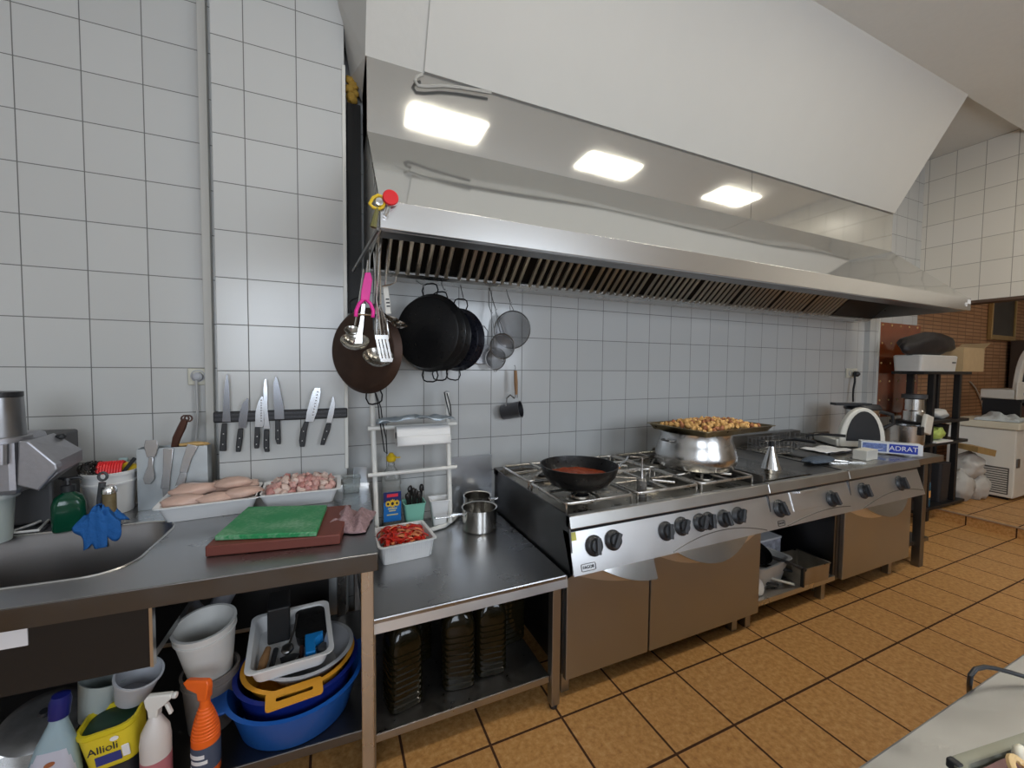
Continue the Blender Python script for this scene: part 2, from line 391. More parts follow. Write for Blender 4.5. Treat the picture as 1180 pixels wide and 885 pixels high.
# baffle filters slope from the high front lip edge down to the grease rail at the wall
FX0, FX1 = .20, 4.36
nf = 9; fwid = (FX1-FX0)/nf
fy0, fz0, fy1, fz1 = 1.99, 2.40, 2.34, HZ-.012
du = Vector((0, fy1-fy0, fz1-fz0)); un = Vector((0, -(fz1-fz0), (fy1-fy0))).normalized()*-1
for i in range(nf):
    x0 = FX0+i*fwid
    f = B(); ns = 8
    for s_ in range(ns):
        xa = x0+.012+(fwid-.024)*s_/ns; wd = (fwid-.024)/ns
        a = hp(xa, fy0, fz0)
        f.prism([a+un*.0, a+Vector((wd*.08, 0, 0))+un*.008, a+Vector((wd*.42, 0, 0))+un*.008, a+Vector((wd*.50, 0, 0)), a+Vector((wd*.42, 0, 0))-un*.003, a+Vector((wd*.08, 0, 0))-un*.003], du)
    obj('baffle_filter', f, mat('greasy_baffle_steel', (.50, .47, .42), .34, 1, scale=9, var=.2, rvar=.05), t, smooth=0)
obj('filter_gap_shade', B().prism([hp(FX0, fy0, fz0)-un*.045, hp(FX0, fy0, fz0)-un*.035, hp(FX0, fy1, fz1)-un*.035, hp(FX0, fy1, fz1)-un*.045], (FX1-FX0, 0, 0)), GAPBLACK, t, smooth=0)  # black sheet put in for the shade between the slats
obj('blank_plate', B().prism([hp(FX1, fy0, fz0), hp(FX1, fy0, fz0)-un*.004, hp(FX1, fy1, fz1)-un*.004, hp(FX1, fy1, fz1)], (HX1-.01-FX1, 0, 0)), mat('dark_blank_plate', (.05, .048, .05), .4, .8), t, smooth=0)
obj('grease_rail', B().prism([hp(HX0+.01, 2.33, HZ-.012), hp(HX0+.01, 2.33, HZ-.002), hp(HX0+.01, 2.487, HZ-.002), hp(HX0+.01, 2.487, HZ-.028), hp(HX0+.01, 2.36, HZ-.028)], (HX1-HX0-.02, 0, 0)), STEEL, t, smooth=0)
mt = basis(hp(HX1, LY+.11, HZ+.055), (0, -1, 0), (0, 0, 1), (-1, 0, 0))
obj('round_badge', B().lathe([(0, 0), (.018, 0), (.018, .004), (0, .004)], 20, mtx=basis(hp(4.96, LY, HZ+.045), (1, 0, 0), (0, 0, 1), (0, -1, 0))), WHITEP, t)
obj('badge_ring', B().lathe([(.0, .0042), (.008, .0042), (.008, .006), (0, .006)], 16, mtx=basis(hp(4.96, LY, HZ+.045), (1, 0, 0), (0, 0, 1), (0, -1, 0))), GREYP, t)
obj('sticker', B().box(4.985-HX0, 5.04-HX0, LY-2.49-.002, LY-2.49, .055, .09), LABELW, t, smooth=0)
# drooping sealant cable between casing and canopy
cab = [P(px, py, y=2.17) for px, py in ((487, 86), (481, 88), (478, 93), (482, 99), (492, 100), (510, 99), (530, 101), (548, 104), (566, 107))]
tag(obj('cable', B().tube(cab, .009, 6), mat('grey_sheath', (.45, .44, .41), .6)), 'pale grey cable loop peeping out under the white board above the hood', 'cable')
# black box put in for the shade in the gap beside the pier
struct('pier_gap_shade', B().box(.086, .156, 2.40, 2.489, 1.86, 2.97), GAPBLACK, smooth=0)
fo = B()
for i in range(7): fo.blob((.12+random.uniform(-.02, .02), 2.40, 2.99+i*.016), (.024, .02, .022), .4, 3, i, 2)
tag(obj('expanding_foam', fo, mat('yellow_foam', (.55, .33, .06), .85, bump=.5, scale=60, var=.4), smooth=60), 'lump of yellow expanding foam in the gap atop the black strip', 'foam')
# left hanging rim of the hood, dark and greasy
rimA, rimB = Vector((.166, 1.64, 2.088)), Vector((.105, 2.22, 2.045))
tag(obj('hanging_bar', B().tube([rimA, rimB], .008, 6), STEELD), 'greasy steel hanging bar at the left end of the hood', 'rail')

# ================================================================== SINK TABLE
SZ = .93
st = thing('sink_table', 'stainless steel sink table with sink bowl and lower shelf by the pier', 'sink', (.14, 1.43, 0), math.radians(-2.6))
b = B()
outer = [Vector((x, y, SZ)) for x, y in ((-1.9, 0), (0, 0), (0, .86), (-1.9, .86))]
def sinkloop(z, ins=0, r=.11): return rrect((1.42-.735)/2-ins, .23-ins, r, z, 8, -(1.42+.735)/2, .36)
inner = sinkloop(SZ)
ov = [b.bm.verts.new(p) for p in outer]; iv = [b.bm.verts.new(p) for p in inner]
es = [b.bm.edges.new((ov[i], ov[(i+1) % 4])) for i in range(4)] + [b.bm.edges.new((iv[i], iv[(i+1) % len(iv)])) for i in range(len(iv))]
bmesh.ops.triangle_fill(b.bm, use_beauty=True, edges=es)
lower = [b.bm.verts.new(p-Vector((0, 0, .062))) for p in outer]
for i in range(4):
    f_ = b.bm.faces.new((ov[i], ov[(i+1) % 4], lower[(i+1) % 4], lower[i])); f_.material_index = 1
obj('worktop', b, (STEELW, mat('apron_steel', (.13, .125, .12), .40, 1, rvar=.08, scale=8)), st, smooth=30, bevel=.004)
b = B(); b.loft([sinkloop(SZ), sinkloop(SZ-.012, .006), sinkloop(SZ-.21, .02), sinkloop(SZ-.235, .05, .09)], cap0=False)
obj('sink_bowl', b, mat('sink_steel', (.30, .29, .29), .33, 1, scale=10, rvar=.03), st)
b = B(); b.lathe([(0, 0), (.035, 0), (.04, .004), (.03, .006), (0, .003)], 20, c=(-1.08, .36, SZ-.236)); obj('drain', b, STEELB, st)
obj('bowl_rim', B().tube([p+Vector((0, 0, .001)) for p in sinkloop(SZ, -.004)], .004, 6, closed=True), STEEL, st)
ap = obj('front_panel', B().box(-1.85, -.638, .045, .055, .668, .866), mat('dark_panel', (.028, .025, .023), .45, .5), st, smooth=0)
obj('panel_edge', B().box(-.642, -.634, .04, .06, .668, .866), STEEL, ap, smooth=0)
obj('paper_label', B().box(-.99, -.905, .042, .045, .80, .853), LABELW, ap, smooth=0)
obj('bowl_box', B().box(-1.85, -.645, .056, .62, .668, .692), STEELD, st, smooth=0)
for x, y in ((-.056, .025), (-.16, .78), (-1.86, .025), (-1.86, .78)):
    lg = obj('leg', B().box(x, x+.042, y, y+.042, .0, .87), STEEL, st, smooth=0, bevel=.003)
obj('apron', B().box(-1.9, 0, .82, .86, .82, .868), STEELD, st, smooth=0)
obj('shade_sheet', B().box(-1.85, -.20, .80, .806, .30, .62), mat('shade_sheet_dark', (.05, .048, .048), .5, .6), st, smooth=0)  # added dark sheet standing in for the shade under the sink
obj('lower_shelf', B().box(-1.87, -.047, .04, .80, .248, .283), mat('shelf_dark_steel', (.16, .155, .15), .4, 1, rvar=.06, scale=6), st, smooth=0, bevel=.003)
obj('upstand', B().box(-1.9, -.0, .835, .86, SZ, SZ+.015), STEEL, st, smooth=0)

# ================================================================== LOW TABLE
LTZ = .635
lt = thing('low_table', 'low stainless steel table with jugs on its shelf between sink and range', 'table', (.56, 2.0, 0))
def lb_(x0, x1, y0, y1, z0, z1): return B().box(x0-.56, x1-.56, y0-2, y1-2, z0, z1)
obj('tabletop', lb_(.100, .962, 1.535, 2.455, LTZ-.055, LTZ), STEELW, lt, smooth=0, bevel=.006)
for x, y in ((.100, 1.555), (.902, 1.555), (.104, 2.40), (.902, 2.40)):
    lg = obj('leg', lb_(x, x+.042, y, y+.042, .02, LTZ-.05), mat('leg_steel', (.42, .41, .40), .38, 1), lt, smooth=0, bevel=.003)
    obj('foot', B().lathe([(0, 0), (.018, 0), (.02, .015), (.016, .022), (0, .022)], 14, c=(x+.021-.56, y+.021-2, 0)), BLACKP, lg)
obj('lower_shelf', lb_(.102, .90, 1.575, 2.42, .122, .155), mat('shelf_steel', (.45, .44, .43), .35, 1, rvar=.08), lt, smooth=0, bevel=.003)
obj('shade_sheet', lb_(.15, .90, 2.42, 2.426, .16, .56), mat('shade_sheet_dark', (.05, .048, .048), .5, .6), lt, smooth=0)  # added dark sheet in place of the shade behind the jugs
obj('front_edge', B().prism([(.100-.56, 1.528-2, LTZ-.054), (.100-.56, 1.538-2, LTZ-.004), (.100-.56, 1.548-2, LTZ-.054)], (.862, 0, 0)), SATIN, lt, smooth=0)
obj('splash_plate', B().box(.665-.56, .953-.56, 2.462-2, 2.468-2, LTZ-.05, .995), mat('splash_steel', (.55, .57, .60), .3, 1, rvar=.04, scale=6), lt, smooth=0)

# ================================================================== COOKING LINE
RZ = .895
def knob(parent, x, s, big=1.0, ang=0.):
    """s: distance down the tilted control panel"""
    c = Vector((x, PY0+(PY1-PY0)*s, PZ0+(PZ1-PZ0)*s))
    m = basis(c, (1, 0, 0), PUP, PN) @ Matrix.Rotation(ang, 4, 'Z')
    k = obj('knob', B().lathe([(0, 0), (.036*big, 0), (.037*big, .006), (.031*big, .014), (.024*big, .018), (.022*big, .034), (0, .036)], 24, mtx=m), mat('knob_black', (.02, .022, .026), .4), parent)
    g = B(); g.box(-.008*big, .008*big, -.028*big, .028*big, .018, .048, mtx=m); obj('grip', g, mat('knob_grey', (.045, .048, .055), .35), k, smooth=0, bevel=.002)
PY0, PZ0, PY1, PZ1 = 1.552, .818, 1.497, .640
PUP = Vector((0, PY0-PY1, PZ0-PZ1)).normalized(); PN = Vector((0, -PUP.z, PUP.y))
def unit(name, label, cat, x0, x1, closed=True, top=True, flue=.90):
    t = thing(name, label, cat, (0, 0, 0))
    if closed: obj('body', B().box(x0+.004, x1-.004, 1.60, 2.44, .12, .80), mat('body_side_steel', (.17, .17, .175), .36, 1, rvar=.06, scale=6), t, smooth=0)
    else:
        obj('body', B().box(x0+.004, x0+.022, 1.60, 2.44, .12, .80).box(x1-.022, x1-.004, 1.60, 2.44, .12, .80).box(x0+.022, x1-.022, 2.40, 2.44, .12, .80), mat('body_side_steel', (.17, .17, .175), .36, 1, rvar=.06, scale=6), t, smooth=0)
    # tray-shaped hob top with a raised front rail, side cheeks with the sloping nose
    obj('side_cheek', B().prism([(x0, 1.545, .838), (x0, 1.545, RZ), (x0, 2.46, RZ), (x0, 2.46, .60), (x0, 1.56, .60), (x0, PY1+.012, PZ1), ], (.008, 0, 0)), mat('body_side_steel', (.17, .17, .175), .36, 1, rvar=.06, scale=6), t, smooth=0)
    obj('front_rail', B().prism([(x0, 1.530, .840), (x0, 1.545, RZ), (x0, 1.578, RZ), (x0, 1.575, .840)], (x1-x0-.001, 0, 0)), mat('rail_steel', (.58, .575, .56), .36, 1, rvar=.04, scale=5), t, smooth=0, bevel=.004)
    obj('control_panel', B().prism([(x0, PY0, PZ0), (x0, PY1, PZ1), (x0, PY1+.03, PZ1-.004), (x0, PY0+.05, PZ0)], (x1-x0-.0005, 0, 0)), SATIN, t, smooth=0)
    obj('shadow_gap', B().box(x0+.002, x1-.002, 1.5525, 1.60, .806, .8395), BLACKP, t, smooth=0)
    obj('flue_back', B().box(x0, x1-.002, 2.40, 2.485, .86, flue), STEELD, t, smooth=0, bevel=.004)
    return t
def feet(t, xs):
    for x, y in xs:
        lg = obj('leg', B().box(x-.022, x+.022, y, y+.044, .0, .13), mat('leg_steel', (.42, .41, .40), .38, 1), t, smooth=0, bevel=.002)
def segpts(xa, xb, z0, sag, y, n=16, full=True):
    """points of a shallow circular segment hanging from the chord z0"""
    out = []
    for k in range(n+1):
        u = k/n; out.append((xa+(xb-xa)*u, y, z0-sag*(1-(2*u-1)**2) if full else z0-sag*(1-(u-1)**2)))
    return out if full else out+[(xb, y, z0)]
def door(t, x0, x1, z0, z1, ha, hb, name='door', full=True, sag=.09):
    d = obj(name, B().box(x0, x1, 1.572, 1.60, z0, z1), DOORM, t, smooth=0, bevel=.004)
    r = B(); r.prism(segpts(x0+.01, x1-.01, z1-.004, sag*1.25, 1.5735, 16, full), (0, -.003, 0)); obj('handle_recess', r, SATIN, d, smooth=0)
    h = B(); n = 18; lp = []
    for k in range(n+1):
        u = k/n; x = ha+(hb-ha)*u; q = 1-(2*u-1)**2
        if not full: q = 1-(u-1)**2
        lp.append([(x, 1.571, z1-.004), (x, 1.560-.008*q, z1-.005), (x, 1.556-.042*q, z1-.012-sag*q), (x, 1.562-.036*q, z1-.016-sag*q)])
    h.loft(lp); obj('handle', h, STEELB, d, smooth=50)
    return d
# --- six-burner range
G0, G1, G2, G3 = .975, 2.335, 3.15, 4.075
rg = unit('gas_range', 'six-burner stainless steel gas range with oven and small cupboard door below', 'stove', G0, G1)
obj('hob_pan', B().box(G0+.008, G1-.008, 1.575, 2.40, .862, .874), mat('hob_steel', (.42, .40, .36), .3, 1, rvar=.12, var=.25, scale=10), rg, smooth=0)
door(rg, .985, 1.478, .105, .622, 1.165, 1.478, 'cupboard_door', full=False)
door(rg, 1.488, 2.330, .105, .622, 1.64, 2.20, 'oven_door')
arc = B(); ap_ = []
for k in range(25):
    u = k/24; x = 1.56+(2.27-1.56)*u; s = .96-.28*(1-(2*u-1)**2)
    c = Vector((x, PY0+(PY1-PY0)*s, PZ0+(PZ1-PZ0)*s))+PN*.002; ap_.append(c)
arc.tube(ap_, .0025, 5); obj('panel_groove', arc, STEELD, rg)
for x, s in ((1.10, .40), (1.21, .36), (1.535, .40), (1.643, .36), (1.775, .36), (1.835, .36), (1.953, .38), (2.066, .38)): knob(rg, x, s, 1.28, random.uniform(-.6, .3))
bd = B(); c = Vector((1.055, PY0+(PY1-PY0)*.85, PZ0+(PZ1-PZ0)*.85)); m = basis(c+PN*.001, (1, 0, 0), PUP, PN)
bl = [m @ p for p in rrect(.038, .015, .006, .001)]; bd.tube(bl, .0018, 5, closed=True)
bb = obj('badge', bd, STEELD, rg)
text('lettering', 'FAGOR', .019, INKDARK, bb, m @ Vector((0, 0, .001)), m.to_euler())
c = Vector((.99, PY0+(PY1-PY0)*.08, PZ0+(PZ1-PZ0)*.08)); m = basis(c+PN*.0015, (1, 0, 0), PUP, PN)
obj('yellow_sticker', B().box(-.012, .022, -.022, .014, 0, .001, mtx=m), mat('faded_yellow_label', (.55, .52, .12), .6), rg, smooth=0)
feet(rg, ((1.02, 1.63), (2.19, 1.62), (2.30, 1.615), (1.02, 2.36), (2.28, 2.36)))
# burners and wire grates
gx = [(.955, 1.395), (1.41, 1.845), (1.86, 2.30)]; gy = [(1.60, 1.985), (2.0, 2.385)]
bu = B()
for (xa, xb) in gx:
    for (ya, yb) in gy:
        cx, cy = (xa+xb)/2+.02, (ya+yb)/2
        q = obj('burner', B().lathe([(.0, .874), (.075, .874), (.07, .884), (.052, .888), (.05, .898), (.0, .900)], 24, c=(cx, cy, 0)), mat('burner_alloy', (.40, .37, .32), .4, 1, var=.3, scale=20), rg)
        obj('burner_cap', B().lathe([(.0, .898), (.046, .898), (.048, .904), (.040, .910), (0, .911)], 24, c=(cx, cy, 0)), IRON, q)
WIRE = mat('grate_wire', (.62, .59, .55), .32, 1, var=.35, scale=14, rvar=.1)
for (xa, xb) in gx:
    for (ya, yb) in gy:
        g = B(); zt = .930; xa_, xb_ = max(xa, .988), xb
        lp = rrect((xb_-xa_)/2-.006, (yb-ya)/2-.006, .03, zt, 4, (xa_+xb_)/2, (ya+yb)/2)
        g.tube(lp, .0075, 6, closed=True)
        cx, cy = (xa_+xb_)/2, (ya+yb)/2
        for dx, dy in ((1, 0), (-1, 0), (0, 1), (0, -1), (.7, .7), (-.7, .7), (.7, -.7), (-.7, -.7)):
            ex = cx+dx*((xb_-xa_)/2-.006 if dy == 0 else (xb_-xa_)/2*.62/.7*.9 if dx else 0); ey = cy+dy*((yb-ya)/2-.006 if dx == 0 else (yb-ya)/2*.62/.7*.9)
            g.tube([(cx+dx*.045, cy+dy*.045, zt+.004), (ex, ey, zt+.002)], 0.0068, 6)
        for sx_ in (-1, 1):
            for sy_ in (-1, 1):
                x_, y_ = cx+sx_*((xb_-xa_)/2-.012), cy+sy_*((yb-ya)/2-.012)
                g.tube([(x_, y_, zt), (x_, y_, .872)], .006, 6)
        obj('grate', g, WIRE, rg, smooth=60)
# --- griddle unit with open shelf
gu = unit('griddle_unit', 'stainless steel griddle unit with open shelf below, right of the gas range', 'griddle', G1, G2, closed=False, flue=.93)
obj('griddle_plate', B().box(G1+.01, G1+.50, 1.60, 2.40, .868, .892), mat('griddle_iron', (.10, .09, .075), .22, .9, rvar=.12, scale=8, var=.3), gu, smooth=0, bevel=.004)
obj('well_top', B().box(G1+.505, G2-.004, 1.58, 2.40, .868, .890), STEELD, gu, smooth=0)
obj('griddle_rim', B().box(G1+.005, G1+.012, 1.58, 2.40, .868, .935).box(G1+.012, G1+.50, 2.385, 2.40, .868, .96), STEELD, gu, smooth=0)
for x, s in ((2.42, .42), (2.935, .45)): knob(gu, x, s, 1.4, .3)
m = basis(Vector((2.66, PY0, PZ0-.015))+PN*.002, (1, 0, 0), PUP, PN)
obj('drip_drawer', B().box(-.12, .17, -.10, .015, 0, .006, mtx=m).box(-.06, .14, .0, .015, .004, .03, mtx=m), SATIN, gu, smooth=0, bevel=.002)
ap_ = []
for k in range(25):
    u = k/24; x = G1+.12+(G2-G1-.16)*u; s = .97-.22*math.sin(PI*u*.75+.0)
    ap_.append(Vector((x, PY0+(PY1-PY0)*s, PZ0+(PZ1-PZ0)*s))+PN*.002)
obj('panel_groove', B().tube(ap_, .0025, 5), STEELD, gu)
c = Vector((2.405, PY0+(PY1-PY0)*.86, PZ0+(PZ1-PZ0)*.86)); m = basis(c+PN*.001, (1, 0, 0), PUP, PN)
bb = obj('badge', B().tube([m @ p for p in rrect(.03, .014, .006, .001)], .0018, 5, closed=True), STEELD, gu)
text('lettering', 'FAGOR', .014, INKDARK, bb, m @ Vector((0, 0, .001)), m.to_euler())
obj('open_shelf', B().box(G1+.022, G2-.01, 1.59, 2.40, .125, .160), STEEL, gu, smooth=0, bevel=.003)
feet(gu, ((3.055, 1.615), (3.12, 1.70), (2.40, 2.3), (3.1, 2.3)))
# --- third unit
tu = unit('fryer_unit', 'stainless steel cooking unit with one wide door at the far end of the line', 'cooker', G2, G3, flue=.99)
obj('well_top', B().box(G2+.004, G3-.006, 1.575, 2.40, .868, .889), mat('hob_steel', (.42, .40, .36), .3, 1, rvar=.12, var=.25, scale=10), tu, smooth=0)
door(tu, G2+.04, G3-.006, .125, .622, G2+.25, G3-.10)
for x, s in ((3.30, .40), (3.775, .40)): knob(tu, x, s, 1.45, .2)
ap_ = []
for k in range(25):
    u = k/24; x = G2+.10+(G3-G2-.12)*u; s = .98-.34*math.sin(PI*(u*.85))
    ap_.append(Vector((x, PY0+(PY1-PY0)*s, PZ0+(PZ1-PZ0)*s))+PN*.002)
obj('panel_groove', B().tube(ap_, .0025, 5), STEELD, tu)
feet(tu, ((3.92, 1.62), (4.04, 1.68), (3.22, 2.3), (4.04, 2.3)))
for x in (3.28, 3.62): obj('lift_out_lid', B().box(x, x+.30, 1.9, 2.36, .890, .905), STEELD, tu, smooth=0, bevel=.004)
# --- worktable beyond the line
ft = thing('worktable', 'dark steel worktable with thick square legs past the end of the cooking line', 'table', (4.3, 2.0, 0))
def fb(x0, x1, y0, y1, z0, z1): return B().box(x0-4.3, x1-4.3, y0-2, y1-2, z0, z1)
obj('tabletop', fb(4.085, 4.535, 1.565, 2.43, .835, .885), STEELW, ft, smooth=0, bevel=.004)
for x, y in ((4.262, 1.58), (4.10, 2.37), (4.46, 2.37)): obj('leg', fb(x, x+.062, y, y+.055, 0, .84), STEELD, ft, smooth=0, bevel=.004)
obj('lower_shelf', fb(4.10, 4.50, 1.62, 2.40, .165, .195), STEELD, ft, smooth=0)
obj('upstand', fb(4.085, 4.535, 2.40, 2.43, .885, .95), STEELD, ft, smooth=0)

# ================================================================== ON THE RANGE
# wok
wc = P(664, 560, z=.93); wk = thing('wok', 'deep black iron pan with red stew on the front left burner', 'pan', (1.19, 1.80, .934))
WR = .205
obj('bowl', B().lathe([(0, 0), (.10, 0), (.155, .03), (.19, .075), (WR, .125), (WR-.006, .125), (.184, .075), (.148, .034), (.095, .007), (0, .006)], 48), IRON, wk)
hd = [(WR-.01, .0, .118), (WR+.03, .01, .124), (WR+.10, .03, .126), (WR+.12, .03, .123)]
obj('rim_handle', B().tube([(.15, -.145, .124), (.19, -.10, .128), (.26, -.06, .132), (.34, .02, .130)], .006, 8), STEELB, wk)
sw = B(); 
sw.sheet(lambda u, v: ((.005+.165*u)*math.cos(2*PI*v), (.005+.165*u)*math.sin(2*PI*v), .065+.012*noise.noise(Vector((u*7*math.cos(2*PI*v), u*7*math.sin(2*PI*v), 1)))), 12, 40)
o = obj('red_stew', sw, mat('red_stew', (.30, .06, .025), .35, var=.7, scale=40, bump=.3, detail=6), None, loc=(1.19, 1.80, .934))
tag(o, 'chopped red stew simmering inside the black pan', 'food', kind='stuff')
# belly pot with roasting tray on top
pt = thing('belly_pot', 'round-bellied steel pot on the front right burner under the roasting tray', 'pot', (2.14, 1.90, .932))
obj('pot_body', B().lathe([(0, 0), (.19, 0), (.225, .02), (.243, .06), (.243, .10), (.225, .16), (.212, .20), (.216, .235), (.210, .235), (.206, .2), (.2, .03), (0, .012)], 56), mat('pot_steel', (.68, .68, .68), .24, 1, rvar=.05, bump=.02, scale=8), pt)
for s in (-1, 1): obj('handle', B().tube([(s*.222, -.04, .19), (s*.255, -.03, .19), (s*.26, 0, .19), (s*.255, .03, .19), (s*.222, .04, .19)], .006, 8), STEELD, pt)
rt = thing('roasting_tray', 'shallow dark metal roasting tray of browned pieces on top of the pot', 'tray', (2.27, 1.90, 1.168), math.radians(4))
obj('tray_pan', tray_mesh(.66, .44, .038, .012, .02, .004, .02), mat('brass_dark_tray', (.30, .25, .15), .35, 1, rvar=.1), rt)
chA = [obj('roast_piece', B().blob((0, 0, 0), (.021, .015, .012), .3, 2.2, s, 2), ROASTA if s < 3 else ROASTB, None, smooth=60) for s in range(5)]
n = 0
rnd = random.Random(3)
for i in range(15):
    for j in range(9):
        u = (i+.5)/15*2-1; v = (j+.5)/9*2-1
        zz = 1.196+.030*max(0, 1-(u*u+v*v)*.7)+rnd.uniform(-.004, .006)
        src = chA[rnd.choice((0, 0, 1, 1, 2, 2, 3, 4))]; L_ = Vector((u*.285+rnd.uniform(-.008, .008), v*.18+rnd.uniform(-.008, .008), 0)); L_.rotate(Euler((0, 0, math.radians(4))))
        c = dup(src, (2.27+L_.x, 1.90+L_.y, zz), (rnd.uniform(0, 6), rnd.uniform(0, 6), rnd.uniform(0, 6)))
        tag(c, 'small browned roast piece heaped in the shallow metal tray on the pot', 'food', 'roast pieces in the metal tray')
for c in chA: bpy.data.objects.remove(c)
# leaning tray lid behind pot, shaker, funnel
ln = thing('slanted_sheet', 'bent dark steel sheet slanting down behind the pot', 'sheet', (2.66, 2.12, .895))
obj('sheet_panel', B().prism([(-.20, .1, .24), (-.02, .1, .235), (.17, .1, .0), (.15, .1, .0), (-.03, .1, .222), (-.20, .1, .228)], (0, .16, 0)), STEELD, ln, smooth=0)
sk = thing('grill_shaker', 'small clear spice shaker with thin steel spout at the front of the hob', 'shaker', P(741, 567, z=.90)+Vector((0, .012, -.02)))
sk.location.z = .874
obj('bottle', B().lathe([(0, 0), (.026, 0), (.028, .004), (.027, .09), (.018, .10), (0, .101)], 20), mat('smoky_clear', (.35, .33, .31), .15, trans=.6), sk)
obj('contents', B().lathe([(0, .003), (.0245, .003), (.0245, .035), (0, .035)], 20), mat('spice', (.40, .2, .05), .7), sk)
obj('spout', B().lathe([(0, .098), (.012, .1), (.009, .12), (.004, .17), (.004, .21), (0, .21)], 12), STEELB, sk)
fn_ = thing('steel_funnel', 'shiny steel cone with black tip standing on the griddle edge', 'funnel', (2.745, 1.80, .892))
obj('cone', B().lathe([(.062, 0), (.064, 0), (.060, .012), (.020, .13), (.014, .155), (.011, .155), (.016, .13), (.056, .012)], 32), STEELB, fn_)
obj('tip', B().lathe([(0, .15), (.0155, .15), (.0165, .185), (0, .188)], 20), BLACKP, fn_)
# back-row bits: two baskets with black handles
for nm, a, lb, ang in (('fryer_basket', (3.22, 2.13, .9), 'wire fryer basket with black handle nearer the funnel', -.25), ('fryer_basket', (3.62, 2.20, .9), 'wire fryer basket with black handle next to the white mixer', .1)):
    t = thing(nm, lb, 'basket', (a[0], a[1], .906), ang, 'fryer baskets')
    f = B()
    for z in (.0, .05, .10): f.tube(rrect(.13, .10, .02, z+.004, 3), .003, 5, closed=True)
    for i in range(7):
        x = -.11+i*.22/6; f.tube([(x, -.10, .104), (x, -.10, .003), (x, .10, .003), (x, .10, .104)], .0018, 4)
    for i in range(5):
        y = -.08+i*.16/4; f.tube([(-.13, y, .104), (-.13, y, .003), (.13, y, .003), (.13, y, .104)], .0018, 4)
    obj('wire_basket', f, STEELD, t)
    obj('handle', B().tube([(0, -.10, .10), (0, -.15, .12), (.02, -.22, .135), (.05, -.36, .14)], [.005, .006, .011, .012], 8), BLACKP, t)
mt_ = B(); mt_.blob((0, 0, .022), (.165, .075, .022), .12, 1.5, 4, 3)
tag(obj('oven_mitt', mt_, mat('slate_quilted_cloth', (.07, .09, .12), .8, bump=.4, scale=60, var=.3), None, loc=(3.235, 1.775, .893), rot=(0, 0, .1)), 'slate blue oven mitt lying flat on the steel top in front of the baskets', 'oven mitt')
tag(obj('spatula', B().box(-.02, .02, -.16, -.05, 0, .003).prism([(-.012, -.05, 0), (.012, -.05, 0), (.009, .16, .014), (-.009, .16, .014)], (0, 0, .006)), STEELB, None, smooth=0, loc=(3.43, 1.74, .892), rot=(0, 0, 1.0)), 'steel spatula beside the slate oven mitt', 'spatula')
bx = thing('white_carton', 'small white carton in front of the blue foil box', 'box', (3.72, 1.72, .890), .05)
obj('carton_body', B().box(-.085, .085, -.045, .045, 0, .075), mat('cream_card', (.70, .68, .62), .8), bx, smooth=0, bevel=.003)
obj('carton_flap', B().box(-.085, .085, -.001, .001, 0, .03, mtx=basis((0, -.045, .075), (1, 0, 0), (0, .4, 1), (0, -1, .4))), PAPER, bx, smooth=0)
tag(obj('folded_paper', B().sheet(lambda u, v: ((u-.5)*.34, (v-.5)*.20, .012+.012*noise.noise(Vector((u*3, v*3, 5)))), 16, 10), PAPER, None, solid=.004, loc=(3.70, 1.98, .905)), 'sheet of white paper lying behind the white carton', 'paper')
# blue foil box
fA, fB_ = Vector((4.02, 1.90, 0)), Vector((4.245, 1.60, 0))
d_ = (fB_-fA); ln_ = d_.length; fx = thing('foil_box', 'long blue and white box of kitchen foil at the end of the cooking line', 'box', (fA.x+d_.x/2, fA.y+d_.y/2, .899), math.atan2(d_.y, d_.x))
obj('carton', B().box(-ln_/2, ln_/2, -.045, .045, 0, .085), mat('foil_box_white', (.68, .71, .76), .5), fx, smooth=0, bevel=.002)
obj('blue_panel', B().box(-ln_/2+.01, ln_/2-.215, -.0465, -.045, .012, .076), mat('foil_blue_pattern', (.14, .20, .45), .5, var=.9, scale=60), fx, smooth=0)
pn_ = obj('name_panel', B().box(ln_/2-.20, ln_/2-.03, -.0465, -.045, .010, .078), INKBLUE, fx, smooth=0)
text('lettering', 'ADRAT', .052, LABELW, pn_, (ln_/2-.115, -.0468, .044), (PI/2, 0, 0))
obj('end_panel', B().box(ln_/2, ln_/2+.0015, -.028, .028, .015, .072), INKBLUE, fx, smooth=0)
# white kitchen machine
def mixer(loc, rz, label, s=1.0):
    t = thing('kitchen_machine', label, 'food processor', loc, rz); 
    arch = []
    for k in range(17):
        a = PI*k/16; arch.append((.115*math.cos(a)*(.55+.45*abs(math.cos(a))) if 0 else .125*math.cos(a), -.11, .03+.235*math.sin(a)))
    base = B(); base.prism([(-.135, -.13, 0), (.135, -.13, 0), (.14, -.13, .03)]+[(x*1.1, -.13, z) for x, y, z in arch[1:-1]]+[(-.14, -.13, .03)], (0, .045, 0))
    base.box(-.15, .15, -.12, .14, 0, .05)
    obj('housing', base, WENAM, t, smooth=40, bevel=.008)
    face = B(); face.prism([(x*.82, -.131, .02+z*.84) for x, y, z in arch], (0, -.006, 0)); obj('dark_face', face, BLACKP, t, smooth=40, bevel=.003)
    obj('jug', B().lathe([(0, .05), (.07, .05), (.085, .12), (.095, .24), (.09, .24), (0, .235)], 28, c=(.10, .04, 0)), STEELB, t)
    obj('jug_handle', B().tube([(.19, .02, .23), (.26, .0, .21), (.27, .0, .15), (.20, .02, .10)], .013, 8), BLACKP, t)
    obj('lid', B().lathe([(0, .24), (.10, .24), (.105, .25), (.09, .275), (0, .28)], 28, c=(.10, .04, 0)).box(-.10, .12, -.02, .05, .268, .285), BLACKP, t)
    t.scale = (s, s, s); return t
mx_ = mixer((4.31, 2.12, .8905), -.55, 'white and black kitchen machine with steel jug near the wall socket', 1.32)

